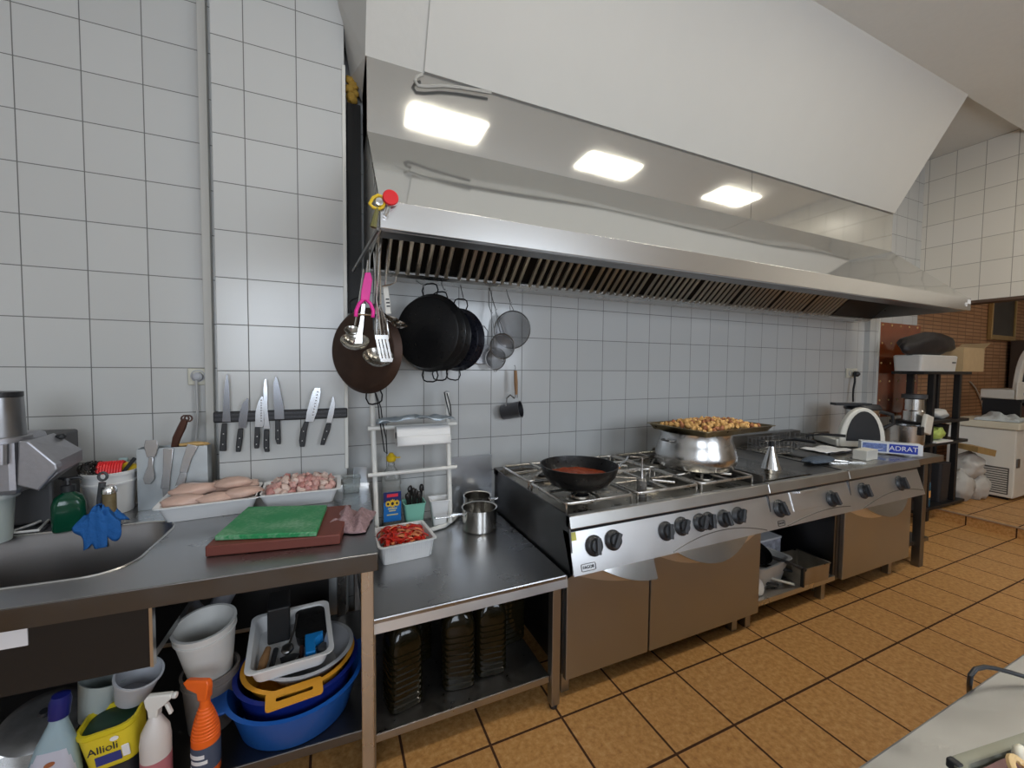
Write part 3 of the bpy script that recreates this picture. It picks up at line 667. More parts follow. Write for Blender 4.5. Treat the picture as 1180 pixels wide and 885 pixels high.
# ================================================================== UNDER THE GRIDDLE
zs = .161
bn = thing('white_bin', 'white plastic tub on the shelf under the griddle', 'tub', (2.62, 1.78, zs), .1)
obj('tub_body', tray_mesh(.36, .24, .15, .014, .03, .005, .05), OFFW, bn)
fp = thing('steam_pan', 'grey steel box with flat rusty front on the shelf under the griddle', 'pan', (2.92, 1.69, zs), -.05)
obj('pan_body', tray_mesh(.27, .22, .115, .004, .004, .004, .01), mat('blotchy_steel', (.45, .42, .37), .4, 1, var=.35, scale=14, rvar=.15), fp)
obj('end_bar', B().box(-.146, -.133, -.12, -.10, 0, .125), BLACKP, fp, smooth=0)
cb = thing('patterned_box', 'small box with grey flecked pattern behind the steel pan under the griddle', 'box', (2.82, 1.93, zs), .0)
obj('box_body', B().box(-.14, .14, -.08, .08, 0, .20), mat('flecked_card', (.42, .43, .50), .6, var=.8, scale=32, detail=6), cb, smooth=0, bevel=.003)
obj('box_lid', B().box(-.143, .143, -.083, .083, .19, .203), LABELW, cb, smooth=0)
fr = thing('frying_pan', 'black frying pan tipped into the white tub under the griddle', 'pan', (2.56, 1.80, zs+.17), .3, rot=(.35, -.15, .3))
obj('pan_bowl', B().lathe([(0, 0), (.10, 0), (.125, .035), (.12, .035), (.096, .006), (0, .005)], 36), IRON, fr)
obj('handle', B().tube([(.05, -.11, .03), (.10, -.20, .03), (.15, -.29, .015)], .011, 8), BLACKP, fr)
tag(obj('dark_crate', B().loft([rrect(.24, .14, .02, 0), rrect(.25, .15, .02, .20), rrect(.238, .138, .02, .20), rrect(.23, .13, .02, .01)]), mat('midnight_blue_plastic', (.03, .04, .09), .5, var=.4, scale=18), None, loc=(2.66, 2.20, zs)), 'midnight blue crate at the back of the shelf under the griddle', 'crate')
for k_, (pa, pb, m_, rr, lb) in enumerate((((2.50, 1.83, .27), (2.80, 1.66, .225), BLACKP, .012, 'black tool handle resting across the tub under the griddle'), ((2.50, 1.74, .225), (2.735, 1.615, .17), WENAM, .009, 'long white handle poking out over the shelf edge under the griddle'), ((2.40, 1.76, .20), (2.63, 1.65, .172), BLACKP, .010, 'black tongs lying low on the shelf under the griddle'))):
    tag(obj('tool_handle', B().tube([pa, (Vector(pa)+Vector(pb))/2+Vector((0, 0, .004)), pb], rr, 8), m_), lb, 'utensil', 'tool handles under the griddle')
tag(obj('jar_lid', B().lathe([(0, 0), (.05, 0), (.052, .012), (.046, .016), (0, .017)], 28, mtx=basis((2.425, 1.655, .205), (1, 0, 0), (0, .45, 1), (0, -1, .45))), WHITEP), 'round white lid propped up at the left of the shelf under the griddle', 'lid')

# ================================================================== ON THE SINK TABLE
# two white food trays
ct = thing('poultry_tray', 'white plastic tray of whole chicken breasts on the worktop', 'tray', (-.475, 2.125, SZ+.001), math.radians(4))
obj('tray_body', tray_mesh(.335, .235, .070, .014, .022, .004, .025), WHITEP, ct)
BR = [(-.09, -.05, .062, 1.0, .0, .2), (.015, -.055, .060, .9, .3, .1), (.10, -.03, .064, 1.0, .4, .0), (-.07, .03, .085, 1.15, .15, .3), (.05, .04, .088, 1.05, -.3, .2), (.0, .075, .075, 1.0, .1, 0), (.115, .06, .075, .8, 1.1, 0), (.07, .01, .104, .9, .2, .4)]
for i, (x, y, z, s, r, q) in enumerate(BR):
    v = Vector((x, y, 0)); v.rotate(Euler((0, 0, math.radians(4))))
    bq = B(); bq.blob((0, 0, 0), (.075*s, .042*s, .026*s), .20, 1.3, i+2, 3)
    tag(obj('chicken_breast', bq, MEAT, None, smooth=70, loc=(-.475+v.x*1.08, 2.125+v.y, SZ+z+.008), rot=(q*.3, 0, r)), 'pale raw chicken breast in the white tray by the knife holder', 'meat', 'chicken breasts in the tray')
mt2 = thing('diced_meat_tray', 'white plastic tray heaped with diced pink meat on the worktop', 'tray', (-.135, 2.14, SZ+.001), math.radians(-1))
obj('tray_body', tray_mesh(.315, .225, .070, .014, .022, .004, .025), WHITEP, mt2)
src = [obj('diced', B().blob((0, 0, 0), (.021, .018, .015), .42, 2.0, s+20, 2), (PORK, PORK, PORKF, PORKD, PORKF)[s], None, smooth=60) for s in range(5)]
rnd = random.Random(11)
for lay, (nx, ny, zz, sc) in enumerate(((9, 6, .066, 1), (7, 5, .086, .8), (5, 3, .102, .55))):
    for i in range(nx):
        for j in range(ny):
            u = ((i+.5)/nx*2-1)*sc; v = ((j+.5)/ny*2-1)*sc
            c = dup(rnd.choice(src), (-.135+u*.138+rnd.uniform(-.006, .006), 2.14+v*.092+rnd.uniform(-.006, .006), SZ+zz+rnd.uniform(-.006, .006)), (rnd.uniform(0, 6), rnd.uniform(0, 6), rnd.uniform(0, 6)))
            k = rnd.uniform(.85, 1.2); c.scale = (k, k, k)
            c.name = 'meat_chunk'; tag(c, 'chunk of diced pink meat heaped in the right-hand white tray', 'meat', 'diced meat in the tray')
for c in src: bpy.data.objects.remove(c)
# chopping boards
def quadbox(pts, z0, z1): return B().loft([[Vector((p.x, p.y, z0)) for p in pts], [Vector((p.x, p.y, z1)) for p in pts]])
bp_ = [P(236, 643, z=SZ), P(392, 628, z=SZ), P(382, 598, z=SZ), P(300, 600, z=SZ)]
b0, b1 = Vector((-.388, 1.612, 0)), Vector((.022, 1.548, 0))
bx_ = (b1-b0).normalized(); by_ = Vector((-bx_.y, bx_.x, 0))
pts = [b0, b1, b1+by_*.32, b0+by_*.32]
tag(obj('chopping_board', quadbox(pts, SZ+.001, SZ+.037), BROWNB, bevel=.004), 'thick brown chopping board lying on the worktop under the green board', 'chopping board')
g0, g1, g2, g3 = P(247, 623, z=SZ+.04), P(365, 618, z=SZ+.04), P(377, 586, z=SZ+.04), P(286, 588, z=SZ+.04)
tag(obj('chopping_board', quadbox([g0, g1, g2, g3], SZ+.0385, SZ+.056), GREENB, bevel=.004), 'green scored chopping board lying on top of the brown one', 'chopping board')
# crumpled mauve cloth
rnd = random.Random(5)
def cloth(name, w, d, h, seed, m, loc, rz, lab, cat='cloth', freq=9, falloff=2.0, n=44):
    def fn(u, v):
        x, y = (u-.5)*2, (v-.5)*2
        a = math.atan2(y, x); e = 1+.16*noise.noise(Vector((math.cos(a)*1.7, math.sin(a)*1.7, seed)))
        rr = min(1, max(abs(x), abs(y))); k = max(0, 1-rr**falloff)
        wv = x*math.cos(seed)+y*math.sin(seed)+.35*noise.noise(Vector((x*1.5, y*1.5, seed+2)))
        f = .5+.5*math.sin(wv*freq*.55); f2 = noise.noise(Vector((x*2.6, y*2.6, seed+4)))
        z = h*(k**.7)*(.42+.42*f+.30*f2+.25*noise.noise(Vector((x*1.1, y*1.1, seed+9)))) + .003
        return Vector((x*w/2*e, y*d/2*e, max(.002, z)))
    return tag(obj(name, B().sheet(fn, n, n), m, None, smooth=80, solid=.003, loc=loc, rot=(0, 0, rz)), lab, cat)
cloth('kitchen_cloth', .16, .21, .062, 3.3, MAUVE, (.062, 1.735, SZ+.002), -.25, 'crumpled mauve kitchen cloth beside the boards at the worktop corner', freq=14)
# knife holder box with tools
kh = thing('knife_holder', 'grey steel utensil box standing against the wall by the chicken tray', 'utensil holder', (-.645, 2.27, SZ+.001))
b = B()
for a in ((-.125, .125, -.035, -.032), (-.125, .125, .032, .035), (-.125, -.122, -.032, .032), (.122, .125, -.032, .032)): b.box(a[0], a[1], a[2], a[3], 0, .268)
b.box(-.122, .122, -.032, .032, 0, .003)
obj('box_shell', b, mat('galvanised_sheet', (.50, .53, .54), .42, .9, var=.12, scale=16, rvar=.08), kh, smooth=0)
tag(obj('bread_crust', B().blob((0, 0, 0), (.055, .026, .012), .2, 2, 3, 3), mat('tan_bread', (.55, .36, .15), .8, var=.2), None, loc=(-.575, 2.272, SZ+.272)), 'tan wooden scraper lying across the top of the grey utensil box', 'utensil')
hk = B(); hk.tube([(-.655, 2.275, 1.17), (-.640, 2.27, 1.235), (-.618, 2.265, 1.285), (-.606, 2.262, 1.318)], [.012, .016, .016, .013], 8)
for s in (0, 1): hk.tube([Vector((-.606, 2.262, 1.318))+Vector((.014*math.cos(a)+s*.012, 0, .014*math.sin(a)+.004)) for a in [2*PI*k/10 for k in range(10)]], .004, 5, closed=True)
tag(obj('corkscrew', hk, DWOOD), 'dark brown wooden-handled tool sticking up out of the grey utensil box', 'utensil')
YF = 2.226
def flatbar(pts, ws, y, th=.005):
    """flat strip standing in front of the box: pts in photo pixels"""
    q = [P(px, py, y=y) for px, py in pts]; L_ = []
    for i, (p, w) in enumerate(zip(q, ws)):
        t_ = (q[min(i+1, len(q)-1)]-q[max(i-1, 0)]).normalized(); s_ = Vector((t_.z, 0, -t_.x))*w
        L_.append([p-s_, p-s_+Vector((0, th, 0)), p+s_+Vector((0, th, 0)), p+s_])
    return B().loft(L_)
t = thing('peeler', 'steel peeler with scoop head hung on the left of the grey box front', 'utensil', (0, 0, 0))
obj('blade', flatbar([(174, 507), (174, 515), (174, 527)], [.020, .024, .014], YF-.004), STEELU, t, bevel=.002)
obj('handle', flatbar([(174, 527), (173, 538), (172, 545), (171, 552), (170, 558)], [.008, .009, .016, .020, .010], YF-.004), STEELU, t, bevel=.002)
t = thing('knife', 'knife with steel handle hung tip down in the middle of the grey box', 'knife', (0, 0, 0))
obj('handle', flatbar([(194, 517), (192, 545), (190, 563)], [.018, .014, .016], YF-.002), STEELU, t, bevel=.002)
obj('blade', flatbar([(191, 563), (191, 572), (192, 577)], [.012, .010, .003], YF-.002), STEELU, t)
t = thing('palette_knife', 'plain steel spatula leaning on the right of the grey box front', 'utensil', (0, 0, 0))
obj('blade', flatbar([(222, 513), (215, 530), (211, 545)], [.020, .016, .014], YF-.003), STEELU, t, bevel=.002)
obj('handle', flatbar([(211, 545), (209, 553), (207, 561)], [.012, .015, .017], YF-.003), STEELU, t, bevel=.002)
# white bucket with scourers
bk = thing('white_bucket', 'white tub with scourers and brushes behind the blue cloth', 'bucket', (-.875, 2.28, SZ+.001))
obj('tub_body', B().lathe([(0, 0), (.074, 0), (.086, .15), (.086, .178), (.093, .178), (.093, .165), (.0895, .165), (.0895, .15), (.0895, .15), (.0885, .14), (.092, .14), (.092, .132), (.088, .132), (.0885, .14)][:3]+[(.086, .165), (.094, .166), (.095, .178), (.090, .180), (.083, .178), (.07, .006), (0, .005)], 36), WHITEP, bk)
obj('band', B().lathe([(.083, .125), (.0895, .127), (.0895, .134), (.083, .136)], 36), WHITEP, bk)
rs = B()
for k in range(8):
    a = -.9+k*.26; rs.tube([( .035*math.cos(q)*1.0, -.012+.012*k/8, .035*math.sin(q)) for q in [PI*j/8 for j in range(9)]], .006, 6)
rb = B()
for k in range(9): rb.tube([((-.036+.009*k), .028*math.cos(q), .045*math.sin(q)) for q in [PI*j/10 for j in range(11)]], .0062, 6)
tag(obj('scrubbing_brush', rb, RED, None, loc=(-.862, 2.262, SZ+.172)), 'ridged red scrubber in the white tub', 'brush')
ks = B()
for k in range(40):
    a = random.uniform(0, 6.28); bq = random.uniform(-.2, 1.2)
    c = Vector((.035*math.cos(a)*math.cos(bq), .035*math.sin(a)*math.cos(bq), .034*math.sin(bq)+.01))
    ks.tube([c+Vector((.012*math.cos(q), .012*math.sin(q)*math.cos(a), .012*math.sin(q+a))) for q in [2*PI*j/7 for j in range(7)]], .0025, 4, closed=True)
tag(obj('steel_scourer', ks, mat('blackened_wool', (.04, .037, .035), .45, .7), None, loc=(-.922, 2.255, SZ+.172)), 'black wire scourer at the left of the white tub', 'scourer')
tag(obj('sponge', B().box(-.03, .03, -.012, .012, -.03, .035, mtx=Matrix.Rotation(.3, 4, 'Y')), YELLOW, None, smooth=0, bevel=.004, loc=(-.818, 2.285, SZ+.17)), 'yellow sponge at the right of the white tub', 'sponge')
tag(obj('brush_handle', B().box(-.007, .007, -.004, .004, -.03, .055, mtx=Matrix.Rotation(.6, 4, 'Y')), BLACKP, None, smooth=0, bevel=.002, loc=(-.812, 2.252, SZ+.185)), 'black flat handle crossing the yellow sponge in the white tub', 'utensil')
tag(obj('squeegee', B().box(-.02, .012, -.006, .006, -.03, .05), mat('pale_teal_plastic', (.35, .5, .5), .4), None, smooth=0, bevel=.003, loc=(-.838, 2.315, SZ+.172)), 'pale teal plastic piece at the back of the white tub', 'utensil')
# soap bottle
sp_ = thing('soap_bottle', 'dark green soap bottle with black pump at the back of the sink', 'bottle', (-.925, 2.09, SZ+.001), .35); sp_.scale = (1.08, 1.08, 1.1)
obj('bottle_body', B().loft([rrect(.040, .026, .016, 0), rrect(.043, .029, .018, .01), rrect(.043, .029, .02, .09), rrect(.036, .024, .02, .115), rrect(.016, .014, .0135, .130), rrect(.015, .013, .0125, .135)]), GREENS, sp_)
obj('pump_collar', B().lathe([(0, .134), (.019, .134), (.019, .155), (.008, .158), (.006, .175), (0, .175)], 18), BLACKP, sp_)
obj('pump_head', B().lathe([(0, .172), (.014, .173), (.013, .182), (0, .185)], 16).tube([(0, 0, .179), (.03, -.01, .178), (.036, -.012, .172)], [.006, .005, .004], 8).tube([(0, 0, .179), (-.022, .008, .18)], [.006, .004], 8), BLACKP, sp_)
# tap under blue cloth
tp = thing('pepper_mill', 'short tube with chrome cap and mottled brown body standing in the blue cloth', 'shaker', P(127, 600, y=2.10)*Vector((1, 1, 0))+Vector((0, 0, SZ+.001)) if False else (P(127, 600, y=2.10).x, 2.10, SZ+.001))
obj('tube_body', B().lathe([(0, .0), (.021, .0), (.021, .125), (0, .125)], 20), mat('mottled_brown', (.16, .12, .06), .35, var=.6, scale=50), tp)
obj('chrome_cap', B().lathe([(.0215, .123), (.024, .125), (.024, .14), (.019, .15), (.007, .156), (0, .157)], 20), STEELB, tp)
tag(obj('brush_handle', B().tube([P(113, 600, y=2.12), P(115, 575, y=2.12), P(118, 556, y=2.12)], [.010, .010, .012], 8).tube([P(118.5, 549, y=2.12)+Vector((.013*math.cos(a), 0, .016*math.sin(a))) for a in [2*PI*k/12 for k in range(12)]], .005, 6, closed=True), DGREY), 'dark grey looped handle standing upright behind the blue cloth', 'utensil')
def drape(u, v):
    a = 2*PI*v; r = .020+u*.066
    k = 1+.30*u*noise.noise(Vector((math.cos(a)*2.2, math.sin(a)*2.2, 7)))
    fold = .013*u**.6*math.sin(a*8+noise.noise(Vector((u*2, math.cos(a)*2, math.sin(a)*2)))*3)
    x = (r*k+fold)*math.cos(a)*.80; y = (r*k+fold)*math.sin(a)*(1.0 if math.sin(a) < 0 else .6)
    z = .070*(1-u)**.9 + .014*noise.noise(Vector((u*3, math.cos(a)*2.5, math.sin(a)*2.5+4))) + .008
    z = max(z, .004)
    if y < -.036: z -= min(.085, (-.036-y)*2.2)*1.0; y = -.036+(y+.036)*.25
    return Vector((x, y, z))
tag(obj('blue_cloth', B().sheet(drape, 18, 96), BLUEN, None, smooth=80, solid=.003, loc=(P(119, 600, y=2.10).x, 2.095, SZ+.002)), 'wet blue cloth bunched around the chrome-capped tube at the sink edge', 'cloth')
# tongs lying behind the sink
tg = thing('plastic_tongs', 'pale plastic tongs lying open on the steel behind the sink', 'tongs', (0, 0, 0))
for k, mid in enumerate(((44, 605), (38, 598))):
    obj('arm', B().tube([P(14, 614-k*2, z=SZ+.012), P(mid[0], mid[1]+6, z=SZ+.012), P(58, 597-k*2, z=SZ+.014), P(68, 590, z=SZ+.018)], [.004, .005, .0045, .004], 6), OFFW, tg)
# clear food container at the far left
cbk = thing('clear_tub', 'translucent lidded plastic tub cut by the left edge of the picture', 'tub', P(-13, 625, z=SZ)+Vector((0, 0, .001)))
obj('tub_body', B().lathe([(0, 0), (.055, 0), (.066, .16), (.063, .16), (.052, .005), (0, .004)], 32), FROST, cbk)
obj('lid', B().lathe([(.068, .155), (.078, .157), (.078, .172), (.06, .176), (.05, .184), (0, .184)], 32), mat('clear_lid', (.7, .74, .74), .3, trans=.4), cbk)
# vegetable-cutting machine
vm = thing('cutting_machine', 'grey cast metal vegetable cutter with round feed tube beside the wall', 'machine', (0, 0, 0))
GM = mat('cast_aluminium', (.40, .40, .43), .42, .85, bump=.06, scale=60, var=.08)
YM = 1.98
q = [P(px, py, y=YM) for px, py in ((20, 508), (32, 508), (65, 535), (66, 541), (44, 566), (19, 560))]
hd = obj('hopper', B().prism(q, (0, .035, 0)), GM, vm, smooth=0, bevel=.006)
f0 = [P(px, py, y=YM+.015) for px, py in ((32, 508), (65, 532), (66, 546), (44, 566))]
f1 = [P(px, py, y=YM+.16) for px, py in ((62, 499), (95, 518), (95, 530), (70, 548))]
obj('chute', B().loft([f0, f1]), GM, vm, smooth=0)
obj('machine_body', B().box(-1.32, -1.012, YM+.01, YM+.20, 1.10, 1.31), GM, vm, smooth=0, bevel=.02)
obj('machine_foot', B().box(-1.30, -1.02, YM+.22, YM+.42, SZ+.001, 1.28), mat('machine_grey_dark', (.10, .10, .105), .5, .3), vm, smooth=0, bevel=.01)
tcx = P(4, 480, y=YM+.06)
obj('feed_tube', B().lathe([(.062, 1.30), (.064, 1.30), (.060, 1.445), (.056, 1.445), (.056, 1.30)], 32, c=(tcx.x-.012, tcx.y, 0)), mat('dull_tube_steel', (.30, .30, .31), .35, 1, rvar=.08, scale=14), vm)
obj('pusher_cap', B().lathe([(0, 1.40), (.054, 1.40), (.054, 1.445), (.060, 1.447), (.060, 1.464), (0, 1.467)], 32, c=(tcx.x-.012, tcx.y, 0)), BLACKP, vm)
obj('collar', B().lathe([(.068, 1.285), (.078, 1.287), (.078, 1.305), (.068, 1.308)], 32, c=(tcx.x-.012, tcx.y, 0)), GM, vm)
obj('clamp', B().tube([P(2, 512, y=YM-.01), P(2, 535, y=YM-.01)], .016, 10), GM, vm)
obj('hinge_knob', B().blob(P(70, 503, y=YM+.15), (.016, .014, .012), .1, 2, 1, 2), BLACKP, vm)
# clear box at the back corner, steel corner box
cx_ = thing('clear_box', 'small clear plastic box behind the diced meat tray at the table corner', 'container', (.085, 2.19, SZ+.001))
obj('box_body', tray_mesh(.085, .08, .075, .004, .006, .002, .01), CLEAR, cx_)
sb = thing('steel_guard', 'narrow folded steel plate standing at the back right corner of the sink table', 'guard', (.135, 2.26, SZ+.001))
obj('plate', B().box(-.035, .032, .015, .018, 0, .10).box(-.038, -.035, -.04, .018, 0, .10), mat('guard_steel', (.36, .38, .40), .3, 1), sb, smooth=0)

# ================================================================== ON THE PIER AND WALL
YP = 2.318
mr_ = thing('magnetic_knife_rack', 'black magnetic knife strip fixed across the tiled pier', 'knife rack', (-.218, YP, 1.318))
obj('bar', B().box(-.292, .292, -.022, 0, -.026, .026), mat('rack_black', (.012, .012, .014), .45), mr_, smooth=0, bevel=.006)
for z in (-.010, .010): obj('magnet_strip', B().box(-.288, .288, -.0235, -.02, z-.004, z+.004), mat('rack_strip', (.045, .045, .05), .3, .5), mr_, smooth=0)
def knife(lab, blade, handle, dark, dimples=False):
    """blade: list of (px, py, half width px) from tip to heel; handle: the same from bolster to butt"""
    y = YP-.027; t = thing('kitchen_knife', lab, 'knife', P(*handle[0][:2], y=y), 0, 'knives on the magnetic strip'); o = Vector(t.location)
    def strip(rows, th, y_):
        L_ = []
        for px, l, r, in rows:
            a, c = P(l, px, y=y_)-o, P(r, px, y=y_)-o
            L_.append([a, a+Vector((0, th, 0)), c+Vector((0, th, 0)), c])
        return B().loft(L_)
    bl = obj('blade', strip(blade[1:], .0035, y), mat('dark_blade', (.20, .205, .22), .25, 1) if dark else mat('bright_blade', (.60, .63, .67), .22, 1), t, smooth=30)
    hn = obj('handle', strip(handle[1:], .016, y-.006), BLACKP, t, smooth=30, bevel=.003)
    rv = B()
    rows = handle[1:]
    for i in (len(rows)//3, len(rows)*2//3):
        c = P((rows[i][1]+rows[i][2])/2, rows[i][0], y=y-.0065)-o
        rv.lathe([(0, 0), (.0025, 0), (.0025, .001), (0, .001)], 10, mtx=basis(c, (1, 0, 0), (0, 0, 1), (0, -1, 0)))
    obj('rivets', rv, STEEL, hn)
    if dimples:
        dm = B()
        for i in range(9):
            py = blade[1][0]+(blade[-1][0]-blade[1][0])*(.12+.085*i)
            k = (py-blade[1][0])/(blade[-1][0]-blade[1][0]); r = blade[1][2]+(blade[-1][2]-blade[1][2])*k
            c = P(r-2.0, py, y=y-.0004)-o
            dm.lathe([(0, 0), (.0042, 0), (.0042, .0005), (0, .0005)], 10, mtx=basis(c, (1.0, 0, .3), (-.3, 0, 1), (0, -1, 0)), sy=1)
        obj('dimples', dm, STEELD, bl)
    return t
# rows are (photo y, left x, right x)
knife('long thin slicing knife, first from the left on the magnetic strip', [(0,), (431, 261, 262), (440, 259.5, 263.5), (455, 258, 264.5), (472, 257, 265), (486, 256, 266)], [(260, 488), (488, 255.5, 261), (500, 254, 261), (512, 253, 260.5), (520, 252.5, 260.5)], True)
knife('short wide utility knife, second from the left on the magnetic strip', [(0,), (459, 284.5, 286), (464, 280, 286), (472, 277, 286), (484, 275, 285), (493, 274.5, 283)], [(278, 493), (494, 274, 280), (505, 272.5, 279.5), (515, 271.5, 278), (521, 271.5, 277)], True)
knife('dimpled bright knife, third from the left on the magnetic strip', [(0,), (457, 301, 303), (463, 297.5, 304), (475, 294.5, 304), (488, 294, 304), (492, 294, 303)], [(297, 492), (492, 293.5, 299), (503, 293, 299.5), (512, 292.5, 298.5), (517, 293, 298)], False, True)
knife('narrow boning knife with curved blade, fourth on the magnetic strip', [(0,), (437, 305, 307), (450, 303.5, 308), (468, 304, 308), (484, 304.5, 309.5), (494, 304, 311)], [(307, 494), (495, 304, 310), (507, 303.5, 310), (516, 303.5, 310), (521, 305, 310.5)], False)
knife('broad dark chef knife, fifth from the left on the magnetic strip', [(0,), (434, 317.5, 318.5), (442, 315, 321), (455, 315, 324), (470, 316, 327), (483, 316.5, 327.5)], [(319, 483), (484, 317, 322.5), (496, 317, 323), (506, 317, 323.5), (512, 319, 323.5)], True)
knife('big dimpled santoku knife, second from the right on the magnetic strip', [(0,), (447, 363, 369), (452, 360, 369.5), (462, 357, 368), (475, 353.5, 365), (486, 352, 361)], [(353, 486), (486, 350.5, 356), (497, 346, 353.5), (508, 344.5, 352), (515, 345.5, 351)], False, True)
knife('small paring knife, last at the right end of the magnetic strip', [(0,), (457, 383.5, 384.5), (466, 381, 386), (477, 378, 384.5), (487, 376, 382)], [(378, 487), (488, 376, 382), (497, 373, 380), (506, 370.5, 376.5), (513, 369, 374)], False)
# socket with plug and cord
so = thing('wall_socket', 'cream double wall socket on the tiles left of the pier', 'socket', (-.607, 2.489, 1.505))
obj('plate', B().box(-.042, .042, -.012, 0, -.041, .041), mat('cream_switch', (.62, .60, .50), .45), so, smooth=0, bevel=.004)
obj('outlet_ring', B().lathe([(.026, 0), (.030, 0), (.030, .004), (.026, .004)], 20, mtx=basis((0, -.012, .004), (1, 0, 0), (0, 0, 1), (0, -1, 0))), GREYP, so)
pc = thing('power_plug', 'grey plug with grey cord hanging from the left wall socket', 'plug', (-.607, 2.475, 1.505))
obj('plug_body', B().lathe([(0, 0), (.023, 0), (.022, .02), (.012, .03), (0, .032)], 18, mtx=basis((0, 0, 0), (1, 0, 0), (0, 0, 1), (0, -1, 0))), GREYP, pc)
cd = [P(px, py, y=2.455)-Vector(pc.location) for px, py in ((226, 440), (226.5, 450), (227, 462), (227.5, 475), (227, 490), (226, 500), (225, 508))]
obj('cord', B().tube([Vector((0, -.02, -.01))]+cd, .006, 8), mat('grey_cord', (.42, .42, .42), .5), pc)
# far socket by the mixer
so2 = thing('wall_socket', 'small wall socket with black plug above the white kitchen machine', 'socket', P(981, 430, y=2.488))
obj('plate', B().box(-.11, .09, -.012, 0, -.05, .05), mat('cream_switch', (.62, .60, .50), .45), so2, smooth=0, bevel=.004)
obj('outlet_ring', B().lathe([(.022, 0), (.028, 0), (.028, .004), (.022, .004)], 20, mtx=basis((-.045, -.012, 0), (1, 0, 0), (0, 0, 1), (0, -1, 0))), GREYP, so2)
pc2 = thing('power_plug', 'black plug and wavy black cord above the white kitchen machine', 'plug', P(985, 431, y=2.46))
obj('plug_body', B().lathe([(0, 0), (.03, 0), (.028, .03), (.012, .045), (0, .045)], 16, mtx=basis((0, 0, 0), (1, 0, 0), (0, 0, 1), (0, -1, 0))), BLACKP, pc2)
cd = [P(px, py, y=2.43)-Vector(pc2.location) for px, py in ((985, 432), (985, 440), (983.5, 448), (983, 455), (983, 463))]
obj('cord', B().tube(cd, .010, 6), BLACKP, pc2)

# ================================================================== ON THE LOW TABLE
# white metal rack
YR = 2.26
rk = thing('paper_rack', 'white tubular metal rack standing on the low table with a paper roll', 'rack', (0, 0, 0))
TW = mat('white_coated_tube', (.80, .79, .75), .35)
def up(px0, py0, px1, py1, y0, y1): return P(px0, py0, y=y0), P(px1, py1, y=y1)
a0, a1 = up(428.5, 452, 434, 590, 2.30, 2.26); c0, c1 = up(515, 452, 519, 588, 2.30, 2.26)
a1.z = c1.z = LTZ+.03
obj('upright', B().tube([a0, (a0+a1)/2, a1], .0135, 10), TW, rk)
obj('upright', B().tube([c0, (c0+c1)/2, c1], .0135, 10), TW, rk)
for py0, py1 in ((494, 488), (548, 538)):
    l, r = P(424, py0, y=2.245), P(526, py1, y=2.245)
    obj('crossbar', B().tube([l, r], .011, 8), TW, rk)
bs = [Vector((a1.x, 2.26, LTZ+.02)), Vector((a1.x+.01, 2.20, LTZ+.014)), P(495, 611, z=LTZ+.014), P(512, 606, z=LTZ+.014), P(523, 598, z=LTZ+.014), Vector((P(525, 590, z=LTZ+.014).x, 2.40, LTZ+.014)), Vector((c1.x+.01, 2.43, LTZ+.014)), Vector((c1.x-.02, 2.44, LTZ+.014))]
obj('base_tube', B().tube(bs, .0125, 10), TW, rk)
for o_, s in ((a0, 0), (c0, 0)): obj('end_cap', B().lathe([(0, 0), (.014, 0), (.014, .006), (0, .008)], 12, c=o_), GREYP, rk)
pr_ = thing('paper_roll', 'white kitchen paper roll on the upper bar of the white rack', 'paper roll', P(487, 500, y=2.19))
w2 = (P(517, 500, y=2.19)-P(457, 500, y=2.19)).length/2
obj('roll', B().lathe([(.018, -w2), (.048, -w2), (.048, w2), (.018, w2), (.018, -w2)], 32, mtx=basis((0, 0, 0), (0, 1, 0), (0, 0, 1), (1, 0, 0))), PAPER, pr_)
obj('core', B().lathe([(.014, -w2-.001), (.0178, -w2-.001), (.0178, w2+.001), (.014, w2+.001)], 20, mtx=basis((0, 0, 0), (0, 1, 0), (0, 0, 1), (1, 0, 0))), mat('dark_core', (.05, .05, .055), .7), pr_)
obj('loose_sheet', B().sheet(lambda u, v: (-w2+2*w2*v, -.049-.012*math.sin(u*2.2), .0-.05*u), 8, 4), PAPER, pr_, solid=.0015)
fl = P(480, 486, y=2.20)
tag(obj('foil_sheet', B().sheet(lambda u, v: ((u-.5)*.40, (v-.5)*.14, .022*noise.noise(Vector((u*6, v*4, 3)))+.022*(1-abs(u-.5)*2)+.012*math.sin(v*5)), 40, 12), PAPERB, None, smooth=60, solid=.002, loc=(fl.x-.005, 2.19, fl.z+.010)), 'crinkled blue grey foil laid over the paper roll on the rack', 'foil')
for nm, pts, lb in (('cord_loop', ((432, 452), (436, 468), (437, 480), (440, 500), (443, 520), (446, 523), (445, 505), (441, 488), (439, 470), (433, 453)), 'long black cord loop hanging over the left upright of the white rack'), ('cord_loop', ((512, 452), (514, 462), (518, 478), (520, 482), (519, 468), (515, 453)), 'short black cord loop over the right upright of the white rack')):
    tag(obj(nm, B().tube([P(px, py, y=2.232) for px, py in pts], .0035, 6), BLACKP), lb, 'cord', 'black cord loops')
